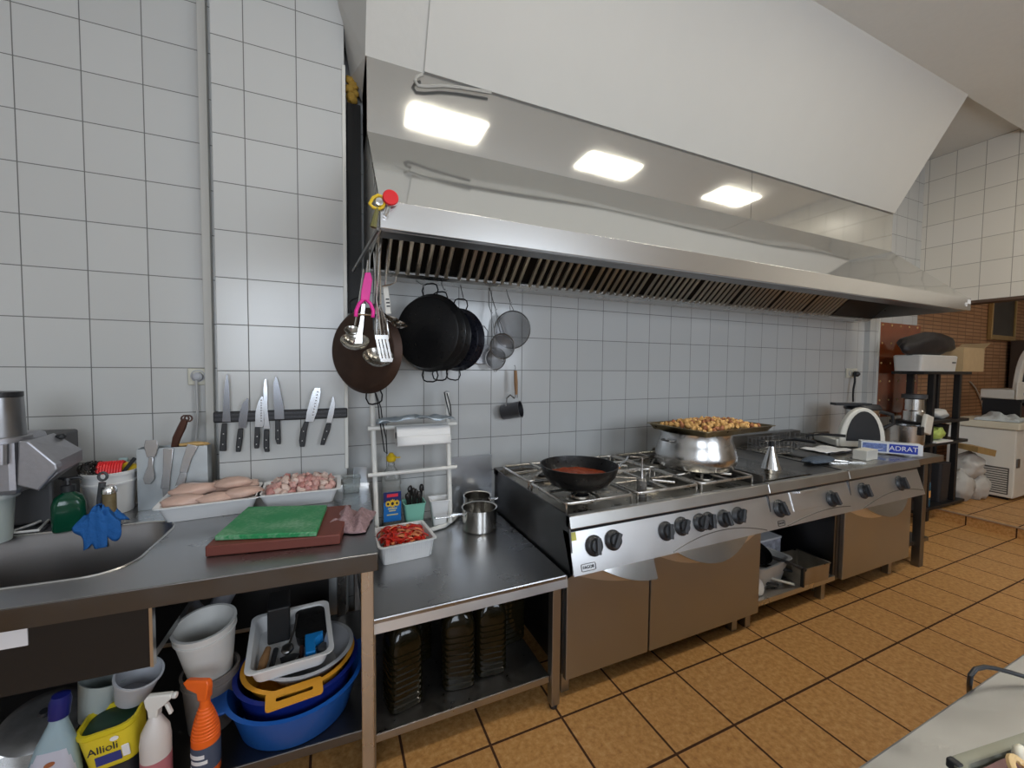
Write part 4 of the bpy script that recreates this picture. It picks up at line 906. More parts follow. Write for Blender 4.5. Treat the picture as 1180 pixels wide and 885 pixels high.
# sunflower oil bottle
ob = thing('oil_bottle', 'clear plastic bottle with yellow cap and blue sunflower label behind the rack', 'bottle', (.302, 2.35, LTZ+.001)); ob.scale = (1, 1, 1.22)
obj('bottle_body', B().loft([rrect(.050, .040, .02, 0), rrect(.053, .043, .022, .012), rrect(.053, .043, .022, .19), rrect(.047, .038, .022, .21), rrect(.052, .042, .022, .225), rrect(.046, .038, .022, .265), rrect(.020, .019, .0185, .30), rrect(.016, .016, .0155, .325)]), mat('clear_pet', (.86, .87, .83), .08, trans=.8, ior=1.3), ob)
obj('oil', B().loft([rrect(.045, .035, .02, .004), rrect(.047, .037, .02, .045)]), mat('pale_oil', (.55, .47, .25), .2, trans=.5), ob)
lbm = obj('label', B().box(-.047, .047, -.0475, -.0435, .055, .19), LABELB, ob, smooth=0)
obj('label_band', B().box(-.047, .047, -.0485, -.0475, .145, .19), LABELN, lbm, smooth=0)
obj('red_lettering', B().box(-.03, .03, -.0492, -.0485, .168, .182), INKRED, lbm, smooth=0)
sf = B()
for cx0, s in ((0, 1.), (-.024, .75), (.024, .75)):
    for k in range(12):
        a = 2*PI*k/12; m = basis((cx0+.013*s*math.cos(a), -.0493-.0004*s, .138+.013*s*math.sin(a)), (math.cos(a), 0, math.sin(a)), (-math.sin(a), 0, math.cos(a)), (0, -1, 0))
        sf.lathe([(0, 0), (.006*s, 0), (.006*s, .0006), (0, .0006)], 8, mtx=m, sy=.5, sx=1.3)
obj('sunflower_print', sf, mat('print_yellow', (.85, .55, .03), .5), lbm)
sc_ = B()
for cx0, s in ((0, 1.), (-.024, .75), (.024, .75)): sc_.lathe([(0, 0), (.008*s, 0), (.008*s, .001), (0, .001)], 14, mtx=basis((cx0, -.0502, .138), (1, 0, 0), (0, 0, 1), (0, -1, 0)))
obj('sunflower_center', sc_, INKDARK, lbm)
for z, w_ in ((.112, .024), (.102, .018), (.084, .030)): obj('small_print', B().box(-w_, w_, -.0485, -.0475, z, z+.005), mat('print_gold', (.72, .62, .25), .5), lbm, smooth=0)
obj('cap', B().lathe([(0, .322), (.020, .322), (.026, .328), (.028, .345), (.018, .352), (.010, .362), (0, .362)], 20), YELLOW, ob)
obj('cap_tab', B().box(.0, .05, -.004, .004, .336, .341), YELLOW, ob, smooth=0)
# tubs
t = thing('mint_tub', 'square mint green plastic tub holding dark utensils on the low table', 'tub', (.420, 2.31, LTZ+.001))
obj('tub_body', tray_mesh(.118, .105, .165, .003, .018, .003, .012), MINT, t)
for i in range(6):
    x = .392+.012*i; 
    tag(obj('utensil', B().tube([(x, 2.30+.006*(i % 3), LTZ+.05), (x+.004*(i-2), 2.30+.008*(i % 2), LTZ+.185+.012*((i*7) % 4))], [.006, .008], 6).blob((x+.004*(i-2), 2.30+.008*(i % 2), LTZ+.20+.012*((i*7) % 4)), (.014, .011, .024), .2, 2, i, 2), mat('dark_utensil', (.03, .028, .027), .35, .4)), 'dark utensil handle bunched in the mint green tub', 'utensil', 'utensils in the mint tub')
t = thing('white_tub', 'empty square white plastic tub beside the mint green one', 'tub', (.567, 2.31, LTZ+.001), -.08)
obj('tub_body', tray_mesh(.112, .10, .165, .004, .020, .003, .012), WHITEP, t)
# steel saucepans
def saucepan(nm, lab, loc, r, h, ang, hl):
    t = thing(nm, lab, 'saucepan', loc, ang)
    obj('pan_body', B().lathe([(0, 0), (r*.93, 0), (r, .008), (r, h), (r+.005, h+.003), (r-.004, h), (r-.004, .008), (0, .005)], 44), mat('saucepan_steel', (.62, .60, .57), .2, 1, rvar=.06, scale=10), t)
    hd = B(); hd.loft([[Vector((r-.002+hl*u, s*(.010+.004*math.sin(PI*u)), h*.80+.012*u+dz)) for s, dz in ((-1, -.003), (1, -.003), (1, .004), (-1, .004))] for u in (0, .3, .6, .85, 1)])
    obj('handle', hd, STEELB, t, smooth=40, bevel=.002)
    return t
saucepan('saucepan', 'steel saucepan in front with handle pointing left on the low table', (.770, 2.182, LTZ+.001), .098, .125, math.radians(188), .175)
saucepan('saucepan', 'steel saucepan behind the other one against the splash plate', (.822, 2.372, LTZ+.001), .084, .13, math.radians(-25), .05)
# tray of peppers
ptc = Vector((.318, 2.05, LTZ+.001))
pp = thing('pepper_tray', 'ribbed white plastic punnet of red pepper strips at the low table edge', 'tray', ptc, math.radians(4))
obj('tray_body', tray_mesh(.255, .24, .095, .012, .014, .003, .02), WHITEP, pp)
rb = B()
for i in range(22):
    x = -.105+i*.21/21; rb.prism([(x-.002, -.104, .004), (x+.002, -.104, .004), (x+.002, -.1195, .085), (x-.002, -.1195, .085)], (0, -.003, 0))
for i in range(22):
    y = -.10+i*.20/21; rb.prism([(.112, y-.002, .004), (.112, y+.002, .004), (.1265, y+.002, .085), (.1265, y-.002, .085)], (.003, 0, 0))
obj('ribs', rb, WHITEP, pp, smooth=0)
def strip_mesh(seed):
    rr = random.Random(seed); a0 = rr.uniform(0, 6); bend = rr.uniform(1.2, 2.6); R = rr.uniform(.026, .042); lp = []
    for k in range(9):
        a = bend*(k/8-.5); w = .0065*math.sin(PI*(.1+.8*k/8))+.002
        c = Vector((R*math.sin(a), 0, R*math.cos(a)-R)); nrm = Vector((math.sin(a), 0, math.cos(a)))
        lp.append([c+Vector((0, -w, 0))+nrm*.002, c+Vector((0, w, 0))+nrm*.002, c+Vector((0, w, 0))-nrm*.002, c+Vector((0, -w, 0))-nrm*.002])
    return B().loft(lp)
src = [obj('strip', strip_mesh(s), PEPPER if s < 4 else PEPPERO, None, smooth=60) for s in range(6)]
rnd = random.Random(2)
for lay, (nx, ny, zz, sc) in enumerate(((8, 7, .084, .78), (7, 6, .096, .78), (6, 5, .108, .62))):
    for i in range(nx):
        for j in range(ny):
            u = ((i+.5)/nx*2-1)*sc; v = ((j+.5)/ny*2-1)*sc
            c = dup(src[rnd.choice((0, 1, 2, 3, 0, 1, 2, 3, 4, 5, 4))], (ptc.x+u*.125+rnd.uniform(-.008, .008), ptc.y+v*.115+rnd.uniform(-.008, .008), ptc.z+zz+rnd.uniform(-.006, .008)), (rnd.uniform(-.4, .4), rnd.uniform(-.4, .4), rnd.uniform(0, 6.3)))
            c.name = 'pepper_strip'; tag(c, 'strip of red pepper heaped in the ribbed white punnet', 'vegetable', 'pepper strips in the punnet')
for c in src: bpy.data.objects.remove(c)
# oil jugs on the low shelf
def jug(nm, lab, loc, rz, cap=WHITEP):
    t = thing(nm, lab, 'bottle', loc, rz, 'oil jugs on the low shelf'); lo = []
    lo.append(rrect(.066, .058, .03, 0, 5)); lo.append(rrect(.071, .063, .03, .010, 5))
    n = 9
    for k in range(n):
        z = .02+k*.026
        for dz, q in ((0, .071), (.008, .071), (.012, .0665), (.019, .0665), (.023, .071)): lo.append(rrect(q, q-.008, .028, z+dz, 5))
    for z, q, r in ((.27, .071, .03), (.30, .066, .035), (.335, .050, .035), (.360, .026, .018), (.368, .017, .009), (.385, .017, .009)): lo.append(rrect(q, max(q-.008, .017), min(r, max(q-.008, .017)-.001), z, 5))
    obj('bottle_body', B().loft(lo), OILP if cap is not WHITEP else OIL, t, smooth=25)
    obj('cap', B().lathe([(0, .383), (.021, .383), (.021, .402), (0, .404)], 20), cap, t)
    obj('carry_handle', B().tube([(-.03, 0, .385), (-.052, 0, .395), (-.05, 0, .34)], .004, 6), cap, t)
    return t
J = [((.262, 1.70, .157), .2, 'dark oil jug at the front left of the low shelf'), ((.505, 1.715, .157), -.15, 'dark oil jug with ribbed sides in the middle of the low shelf'), ((.665, 1.735, .157), -.1, 'dark oil jug with bright ribs next to the shelf centre, right of the middle one'), ((.835, 1.90, .157), .1, 'dark oil jug furthest right and further back on the low shelf'), ((.36, 1.95, .157), .0, 'dark oil jug standing behind the front two on the low shelf')]
for i, (l, a, lb) in enumerate(J): jug('oil_jug', lb, l, a)

# ================================================================== UNDER THE SINK TABLE
ZS = .284
def bowl_tub(nm, lab, loc, r0, r1, h, m, t=.004, handles=0, rz=0, sx=1., cat='tub', tilt=None):
    q = thing(nm, lab, cat, loc, rz, rot=tilt)
    obj('tub_body', B().lathe([(0, 0), (r0, 0), (r0+.006, .006), (r1, h), (r1+.010, h), (r1+.012, h-.008), (r1+.008, h-.012)][:4]+[(r1+.012, h+.002), (r1+.013, h-.008), (r1+.004, h-.010)][:0]+[(r1+.014, h), (r1+.014, h-.010), (r1+.010, h-.010), (r1+.010, h-.004), (r1, h-.004)][:0]+[(r1+.013, h+.002), (r1-.002, h+.004), (r1-t-.002, h-.004), (r0+.002, .008), (0, .005)], 56, sx=sx), m, q)
    for k in range(handles):
        a = PI*k; c, s = math.cos(a), math.sin(a)
        obj('handle', B().box(r1*sx-.005, r1*sx+.045, -.05, .05, h-.008, h+.002, mtx=Matrix.Rotation(a, 4, 'Z')).box(r1*sx+.040, r1*sx+.047, -.05, .05, h-.035, h+.002, mtx=Matrix.Rotation(a, 4, 'Z')), m, q, smooth=0, bevel=.004)
    return q
BC = Vector((-.128, 1.668, ZS+.001))
bowl_tub('washing_tub', 'large bright blue round tub under the sink table, outermost of the nested tubs', BC, .175, .218, .135, BLUEP, handles=2, rz=.25)
bowl_tub('washing_tub', 'dark blue tub nested inside the bright blue one', BC+Vector((.005, .012, .035)), .165, .195, .135, BLUED, rz=.2)
cl = bowl_tub('colander', 'amber yellow bowl with a slotted handle between the blue tubs and the white tray', BC+Vector((.01, .02, .085)), .14, .178, .10, AMBER, rz=0)
sl_ = B()
lo_, li_ = rrect(.085, .035, .012, 0), rrect(.055, .010, .006, 0)
for z in (0,):
    ou = [p+Vector((0, 0, .006)) for p in lo_]; inn = [p+Vector((0, 0, .006)) for p in li_]
    sl_.loft([lo_, ou, inn, li_, lo_], cap0=False, cap1=False)
obj('slotted_handle', sl_, AMBER, cl, smooth=0, loc=(-.005, -.192, .094), rot=(.15, 0, .1))
bowl_tub('mixing_bowl', 'grey bowl rim showing between the yellow bowl and the white tray', BC+Vector((.03, .03, .125)), .10, .155, .075, GREYP, cat='bowl')
# tilted tray with utensils
fl_, fr_, bl_ = P(281, 782, y=1.535), P(385, 752, y=1.555), P(318, 706, y=1.86)
ux = (fr_-fl_); wX = ux.length; ux.normalize(); uyv = (bl_-fl_); uyv -= ux*uyv.dot(ux); wY = uyv.length; uyv.normalize(); uz = ux.cross(uyv)
tm = basis(fl_+ux*wX/2+uyv*wY/2-uz*.052, ux, uyv, uz)
tr = thing('utensil_tray', 'white plastic tray of dark utensils tilted on top of the nested tubs', 'tray', tm.to_translation(), rot=tm.to_euler())
obj('tray_body', tray_mesh(wX-.02, wY-.02, .058, .012, .015, .004, .03), WHITEP, tr)
def in_tray(nm, b, m, lab, cat='utensil', **k):
    for v in b.bm.verts: v.co = tm @ v.co
    return tag(obj(nm, b, m, **k), lab, cat)
in_tray('knife_block', B().box(-.080, -.005, .03, .155, .008, .15), mat('matt_black', (.012, .012, .013), .6), 'tall matt black block at the back of the tilted white tray', 'block', smooth=0, bevel=.006)
in_tray('griddle_pan', B().loft([rrect(.055, .085, .03, .008, 5, .075, .055), rrect(.062, .092, .03, .05, 5, .075, .055)]), IRON, 'black rounded pan lying at the right of the tilted white tray', 'pan')
in_tray('wooden_handle', B().tube([(-.095, -.125, .018), (-.085, -.07, .03), (-.075, -.02, .035)], [.012, .015, .010], 8), WOOD, 'brown wooden handle at the front left of the tilted white tray')
in_tray('black_tool', B().tube([(-.065, -.13, .016), (-.05, -.03, .03)], .009, 8), BLACKP, 'slim black handle next to the wooden one in the tilted white tray')
in_tray('ladle', B().blob((-.012, -.05, .035), (.022, .028, .012), .1, 2, 5, 2).tube([(-.012, -.05, .035), (.01, .01, .06), (.02, .06, .09)], .004, 6), STEELD, 'dull steel spoon in the middle of the tilted white tray')
in_tray('black_tool', B().blob((.0, -.10, .018), (.035, .03, .014), .4, 2, 6, 2), BLACKP, 'black moulded lump at the front of the tilted white tray')
in_tray('blue_grip', B().prism([(.045, -.12, .010), (.078, -.12, .010), (.078, -.06, .012), (.108, -.035, .012), (.108, -.02, .012), (.045, -.02, .012)], (0, 0, .04)), mat('sky_blue_plastic', (.01, .20, .55), .4), 'bright blue angled plastic grip in the tilted white tray', smooth=0, bevel=.004)
in_tray('brown_tool', B().tube([(.03, -.12, .015), (.035, -.04, .02)], .008, 8), DWOOD, 'short brown handle left of the bright blue grip in the tilted tray')
in_tray('round_stopper', B().lathe([(0, .008), (.022, .008), (.022, .03), (.015, .036), (0, .037)], 20, c=(.105, -.085, 0)), DGREY, 'dark round knob at the front right of the tilted white tray')
# nested buckets
def bucket(lab, loc, r0, r1, h, m, tilt=(0, 0, 0), nm='bucket'):
    t = thing(nm, lab, 'bucket', loc, rot=tilt)
    obj('bucket_body', B().lathe([(0, 0), (r0, 0), (r1, h*.84), (r1+.004, h*.84), (r1+.004, h*.87), (r1+.001, h*.87), (r1+.002, h*.97), (r1+.006, h*.97), (r1+.006, h), (r1-.003, h), (r0-.003, .006), (0, .005)], 44), m, t)
    return t
bkl = P(232, 835, y=1.72); 
bucket('brown grey bucket underneath, holding the white one under the sink table', (-.405, 1.72, ZS+.001), .068, .082, .20, mat('brown_grey_plastic', (.24, .21, .19), .5, var=.1))
bucket('tall white bucket with grime inside, standing in the brown grey bucket', (-.402, 1.715, ZS+.19), .064, .088, .20, OFFW, tilt=(.14, -.05, 0))
# spray bottles
def sprayer(t, m, z0, s=1., rz=0., nz=1):
    h = B()
    h.loft([[Vector((x, y, z)) for x, y in ((-w, -d), (w2_, -d), (w2_, d), (-w, d))] for z, w, w2_, d in ((z0, .012, .012, .012), (z0+.025, .014, .014, .012), (z0+.035, .020, .030, .011), (z0+.055, .024, .050, .010), (z0+.066, .016, .046, .008))])
    h.prism([(.026, -.006, z0+.036), (.036, -.006, z0+.036), (.048, -.006, z0+.004), (.040, -.006, z0+.0)], (0, .012, 0))
    h.lathe([(.0, 0), (.009, 0), (.009, .012), (0, .012)], 12, mtx=basis((.048, 0, z0+.057), (0, 1, 0), (0, 0, 1), (1, 0, 0)))
    return obj('spray_head', h, m, t, smooth=40, bevel=.003)
op = P(236, 800, y=1.485)
t = thing('spray_bottle', 'orange ribbed spray bottle with dark blue label on the sink table shelf', 'spray bottle', (-.372, 1.51, ZS+.001), 2.7)
pr0 = [(0, 0), (.036, 0), (.038, .005), (.038, .115)]
for k in range(10): z = .12+k*.0095; r = .038-.020*(k/9)**1.6; pr0 += [(r, z), (r, z+.006), (r-.0025, z+.008)]
pr0 += [(.014, .225), (.014, .245), (0, .245)]
obj('bottle_body', B().lathe(pr0, 30), ORANGE, t)
obj('spray_head', B().loft([[Vector((x, y, z)) for x, y in ((-w, -d), (w2_, -d), (w2_, d), (-w, d))] for z, w, w2_, d in ((.238, .014, .014, .014), (.262, .016, .018, .013), (.275, .018, .050, .012), (.292, .018, .062, .010), (.300, .012, .050, .008))]), ORANGE, t, smooth=40, bevel=.003)
lb_1 = obj('label', B().lathe([(.0385, .028), (.0388, .028), (.0388, .105), (.0385, .105)], 30), mat('label_slate', (.06, .08, .13), .5), t)
pb = B()
for z0, z1, a0, a1 in ((.074, .086, -.75, .55), (.056, .067, -.55, .75), (.040, .045, -.75, .35), (.033, .037, -.75, .1)):
    n = 10; c_ = PI/2   # strips of pale print wrapped round the label front
    pb.loft([[Vector((r*math.cos(c_+a0+(a1-a0)*k/n), r*math.sin(c_+a0+(a1-a0)*k/n), z)) for r, z in ((.0386, z0), (.0394, z0), (.0394, z1), (.0386, z1))] for k in range(n+1)])
obj('pale_print', pb, LABELW, lb_1)
t = thing('spray_bottle', 'white trigger sprayer half full of pink liquid on the sink table shelf', 'spray bottle', (-.492, 1.50, ZS+.001), -.25)
obj('bottle_body', B().lathe([(.0372, .10), (.0375, .16), (.034, .19), (.018, .225), (.013, .235), (0, .235)], 30), mat('milky_plastic', (.66, .62, .60), .35, trans=.1), t)
obj('pink_liquid', B().lathe([(0, 0), (.036, 0), (.0378, .005), (.0378, .112), (0, .112)], 30), mat('pink_liquid', (.50, .17, .20), .3, trans=.15), t)
sprayer(t, OFFW, .232)
t = thing('cleaner_bottle', 'pale blue cleaner bottle with dark blue cap leaning by the steel pot', 'bottle', (-.735, 1.51, ZS+.012), rot=(0, .10, .1)); t.scale = (1.1, 1.1, 1.26)
obj('bottle_body', B().loft([rrect(.050, .026, .02, 0), rrect(.054, .030, .025, .02), rrect(.054, .030, .025, .09), rrect(.036, .025, .022, .17), rrect(.018, .018, .0175, .215), rrect(.015, .015, .0145, .235)]), mat('pale_blue_bottle', (.36, .50, .58), .25, trans=.25), t)
obj('cap', B().lathe([(0, .228), (.020, .228), (.021, .262), (.017, .275), (0, .277)], 22), mat('navy_cap', (.008, .012, .12), .3), t)
l_ = obj('label', B().loft([rrect(.050, .0312, .02, .03), rrect(.050, .0312, .02, .10), rrect(.034, .026, .02, .165)]), mat('label_lilac', (.46, .47, .56), .5), t)
lm = B()
for i in range(7): lm.box(-.036+.002*i, .036-.002*i, -.0322, -.0312, .04+i*.011, .043+i*.011)
obj('small_print', lm, mat('print_violet', (.14, .13, .30), .5), l_, smooth=0)
obj('red_emblem', B().lathe([(0, 0), (.010, 0), (.010, .001), (0, .001)], 18, sy=.55, mtx=basis((.0, -.0285, .140), (1, 0, .2), (-.2, 0, 1), (0, -1, .2))), mat('emblem_brown', (.30, .10, .04), .5), l_)
t = thing('clear_jug', 'clear greenish plastic jug tipped behind the pale blue bottle', 'jug', P(108, 826, y=1.64), rot=(0, .25, 0))
obj('jug_body', B().lathe([(0, 0), (.035, 0), (.062, .13), (.059, .13), (.032, .005), (0, .004)], 28), FROST, t)
# allioli tub, with grey cup tipped on top
tag(obj('dark_tub', B().loft([rrect(.060, .050, .03, 0), rrect(.050, .042, .03, .098)]), mat('dark_bin', (.02, .02, .024), .5), loc=(-.60, 1.565, ZS+.001)), 'dark upturned tub underneath the yellow labelled tub', 'tub')
t = thing('allioli_tub', 'yellow labelled plastic tub, dark inside, with a grey cup tipped on top', 'tub', (-.600, 1.565, ZS+.106), rot=(.05, -.10, .0))
obj('tub_body', B().loft([rrect(.058, .048, .03, 0), rrect(.066, .056, .035, .11), rrect(.070, .060, .035, .112), rrect(.070, .060, .035, .124), rrect(.063, .053, .035, .124), rrect(.055, .045, .03, .006)]), mat('tub_yellow', (.62, .50, .02), .4), t)
obj('dark_contents', B().loft([rrect(.054, .044, .03, .05), rrect(.060, .050, .034, .112)]), mat('dark_green_sauce', (.01, .035, .02), .4), t)
lbb = obj('label', B().loft([rrect(.0595, .0495, .03, .006), rrect(.0672, .0572, .035, .106)]), LABELY, t)
text('lettering', 'Allioli', .030, INKDARK, lbb, (-.008, -.0562, .068), (PI/2-.09, 0, .0), .0005)
obj('blue_print', B().box(-.030, .028, -.0542, -.052, .018, .046), mat('print_navy', (.03, .04, .20), .5), lbb, smooth=0)
obj('white_print', B().box(.030, .048, -.0548, -.050, .022, .058), LABELW, lbb, smooth=0, bevel=.003)
obj('eye_print', B().lathe([(0, 0), (.010, 0), (.010, .001), (0, .001)], 18, sy=.7, mtx=basis((.022, -.0585, .092), (1, 0, 0), (0, 0, 1), (0, -1, 0))), LABELW, lbb)
t = thing('grey_cup', 'wide grey plastic cup tipped on its side over the yellow tub', 'cup', (-.578, 1.60, ZS+.247), rot=(.25, .30, 0))
obj('cup_body', B().lathe([(0, 0), (.042, 0), (.058, .085), (.061, .085), (.061, .090), (.055, .090), (.039, .005), (0, .004)], 32), GREYP, t)
# stock pot at the far left, strainer lid on it, drain hose
t = thing('stock_pot', 'big shiny steel stock pot at the bottom left under the sink', 'pot', (-.93, 1.64, ZS+.001))
obj('pot_body', B().lathe([(0, 0), (.175, 0), (.184, .01), (.184, .095), (.190, .098), (.180, .098), (.177, .01), (0, .006)], 44), mat('pot_steel', (.68, .68, .68), .24, 1), t)
t = thing('pot_lid', 'grey smeared lid lying on the stock pot under the sink', 'lid', (-.84, 1.73, ZS+.155), rot=(.30, .12, 0)); t.scale = (.68, .68, .68)
obj('lid_disc', B().lathe([(0, .03), (.10, .022), (.150, .004), (.153, 0), (.150, 0), (.10, .018), (0, .026)], 40), mat('smeared_lid', (.20, .20, .20), .4, .6, var=.5, scale=14), t)
obj('lid_knob', B().lathe([(0, .028), (.014, .028), (.022, .045), (.016, .055), (0, .056)], 18), BLACKP, t)
hs = B(); hs.tube([(-.60, 1.98, .72), (-.55, 1.98, .62), (-.50, 1.97, .55), (-.44, 1.98, .56), (-.40, 2.0, .64), (-.36, 2.05, .72)], .038, 12)
tag(obj('drain_hose', hs, mat('grey_drain', (.20, .20, .22), .5, var=.2)), 'grey drain pipe bending behind the buckets under the sink', 'pipe')

# ================================================================== HANGING PANS AND TOOLS
def facing(c, az, tilt=0):
    """frame with z pointing out of the disc towards azimuth az (0 = towards the room, positive = towards the left)"""
    n = Vector((-math.sin(az), -math.cos(az), math.sin(tilt))).normalized(); x = Vector((math.cos(az), -math.sin(az), 0)); return basis(c, x, n.cross(x), n)
def paella(nm, lab, c, R, az, m, depth=.045, roll=0., tilt=0.):
    t = thing(nm, lab, 'pan', c); M = facing(Vector((0, 0, 0)), az, tilt) @ Matrix.Rotation(roll, 4, 'Z')
    obj('pan_bowl', B().lathe([(0, 0), (R*.86, 0), (R*.90, -.004), (R*.985, -depth), (R, -depth-.003), (R*.975, -depth-.003), (R*.88, -.008), (0, -.005)], 56, mtx=M), m, t)
    for s in (1, -1):
        h = [M @ Vector((x, s*(R*.98+y), -depth+.004)) for x, y in ((-.042, -.004), (-.050, .022), (-.040, .050), (-.02, .058), (.02, .058), (.040, .050), (.050, .022), (.042, -.004))]
        obj('handle', B().tube(h, .0042, 6), mat('handle_wire', (.03, .03, .032), .4, .8), t)
    return t
def hook(pts, lab, r=.0028, grp='wire hooks on the hood rail'):
    return tag(obj('wire_hook', B().tube(pts, r, 6), STEELD), lab, 'hook', grp)
paella('round_griddle', 'browned round iron pan hanging in front of the pier edge', P(417, 404, y=2.11), .212, .78, RUST, .030, .22)
paella('paella_pan', 'big black paella pan hanging by the tools, in front of the others', P(491, 383, y=2.22), .216, .76, IRON, .045, .0)
paella('paella_pan', 'black paella pan half hidden between the big one and the last one', P(503, 387, y=2.30), .200, .80, IRON, .04, .0)
paella('paella_pan', 'smaller black paella pan nearest the sieves', P(522, 391, y=2.345), .188, .86, mat('bluish_iron', (.016, .017, .026), .3, .5, rvar=.1), .045, -.12)
RAILZ = 2.066
for pa, lab in ((P(487, 331, y=2.23), 'dark wire hook holding the big paella pan'), (P(513, 337, y=2.33), 'dark wire hook behind the big paella pan'), (P(534, 347, y=2.36), 'dark wire hook holding the last paella pan')):
    hook([Vector((pa.x, 2.42, RAILZ-.002)), Vector((pa.x, pa.y+.03, RAILZ-.05)), pa+Vector((0, .0, .02)), pa, pa+Vector((.012, 0, .012))], lab)
# sieves
MESHM = mat('fine_wire_mesh', (.30, .30, .31), .4, .8)
_m, _nt, _b = node_mat('open_wire_gauze'); _b.inputs['Base Color'].default_value = (.25, .25, .26, 1); _b.inputs['Metallic'].default_value = .7; _b.inputs['Roughness'].default_value = .4; _b.inputs['Alpha'].default_value = .42
GAUZE = _m
def sieve(lab, c, R, az, hang, depth=.03, ell=1.):
    t = thing('sieve', lab, 'sieve', c); M = facing(Vector((0, 0, 0)), az)
    obj('rim', B().tube([M @ Vector((R*math.cos(a), R*ell*math.sin(a), 0)) for a in [2*PI*k/32 for k in range(32)]], .0038, 6, closed=True), STEELD, t)
    b = B(); b.lathe([(R, 0), (R*.92, -depth*.6), (R*.6, -depth), (0, -depth*1.15)], 32, mtx=M, sy=ell); obj('gauze_bowl', b, GAUZE, t, solid=.0008)
    h = hang-c
    top = M @ Vector((0, R*ell, 0))
    obj('handle', B().tube([top+Vector((-.012, 0, 0)), top.lerp(h, .5)+Vector((-.008, 0, 0)), h, top.lerp(h, .5)+Vector((.008, 0, 0)), top+Vector((.012, 0, 0))], .0022, 5), STEELD, t)
    obj('rest_lug', B().tube([M @ Vector((-.012, -R*ell, 0)), M @ Vector((-.008, -R*ell-.014, 0)), M @ Vector((.008, -R*ell-.014, 0)), M @ Vector((.012, -R*ell, 0))], .002, 5), STEELD, t)
    hook([Vector((hang.x-.01, 2.42, RAILZ-.002)), (hang+Vector((0, .04, .06))), hang+Vector((0, 0, .012)), hang, hang+Vector((.010, 0, .010))], 'thin wire hook carrying the '+lab.split(' hang')[0])
    return t
sieve('large wire sieve hanging on the right of the group', P(590, 380, y=2.36), .118, .72, P(588, 350, y=2.38), .04)
sieve('middle wire sieve hanging in front of the large one', P(579, 399, y=2.30), .076, .12, P(571, 358, y=2.34), .05)
sieve('small dark sieve hanging low behind the middle one', P(571, 413, y=2.38), .062, .45, P(566, 362, y=2.40), .05, 1.1)
gr = thing('grater', 'grey wire grater hanging against the tiles behind the last paella pan', 'grater', P(556, 405, y=2.44))
obj('grater_plate', B().box(-.045, .045, -.004, .004, -.08, .045), mat('grater_steel', (.30, .30, .31), .45, .9, var=.6, scale=160), gr, smooth=0, bevel=.003)
obj('handle', B().tube([(-.035, 0, .045), (-.035, 0, .13), (-.01, 0, .16), (.01, 0, .16), (.035, 0, .13), (.035, 0, .045)], .003, 6), STEELD, gr)
# little dark pot with a wooden handle
lp_ = P(591, 473, y=2.40); t = thing('milk_pot', 'small dark metal pot with wooden handle hanging low on the tiles', 'pot', lp_)
M = basis((0, 0, 0), Vector((.5, -.2, -.84)), Vector((-.35, .9, -.3)).cross(Vector((.86, -.35, .45))).cross(Vector((.86, -.35, .45))), Vector((.86, -.35, .45)))
zx = Vector((.72, -.66, .20)).normalized(); xx = zx.cross(Vector((0, 0, 1))).normalized(); yy_ = zx.cross(xx)
M = basis((0, 0, 0), xx, yy_, zx)
obj('pot_body', B().lathe([(0, -.075), (.046, -.075), (.049, -.07), (.052, .05), (.055, .055), (.050, .055), (.046, -.06), (0, -.068)], 32, mtx=M), mat('tarnished_steel', (.16, .16, .17), .35, .9, rvar=.1, scale=14), t)
hb = P(595, 455, y=2.39)-lp_; ht = P(594, 427, y=2.41)-lp_
obj('wooden_handle', B().tube([hb, hb.lerp(ht, .5), ht], [.009, .0125, .010], 10), WOOD, t)
obj('handle_ferrule', B().tube([hb+Vector((0, 0, -.02)), hb+Vector((0, 0, .004))], .009, 8).tube([P(583, 468, y=2.37)-lp_, P(584, 459, y=2.37)-lp_, P(588, 455, y=2.38)-lp_, P(593, 459, y=2.385)-lp_], .004, 6).tube([ht, ht+Vector((.0, 0, .02)), ht+Vector((-.004, 0, .035)), ht+Vector((-.01, 0, .03))], .003, 5), STEELD, t)
# utensils on the hanging bar
YU = 1.86
def hang_rod(pts, r=.0035, y=YU): return B().tube([P(px, py, y=y) for px, py in pts], r, 6)
def util(lab, cat='utensil', nm='hanging_utensil'): return thing(nm, lab, cat, (0, 0, 0), 0, None)
# pink peeler
t = util('hot pink handled peeler hanging among the steel tools', nm='pink_peeler')
obj('handle', B().loft([[P(px-w, py, y=YU-.06), P(px-w, py, y=YU-.045), P(px+w, py, y=YU-.045), P(px+w, py, y=YU-.06)] for px, py, w in ((424, 314, 3), (424, 322, 5), (422, 334, 5.5), (420.5, 346, 5))]).tube([P(px, py, y=YU-.052) for px, py in ((420, 344), (414, 350), (410.5, 358), (410, 365))], .008, 8).tube([P(px, py, y=YU-.052) for px, py in ((421, 344), (427, 350), (430, 358), (429.5, 366))], .008, 8), PINK, t, smooth=50, bevel=.002)
obj('blade', hang_rod([(411, 362), (429, 363)], .003, YU-.052), STEELB, t)
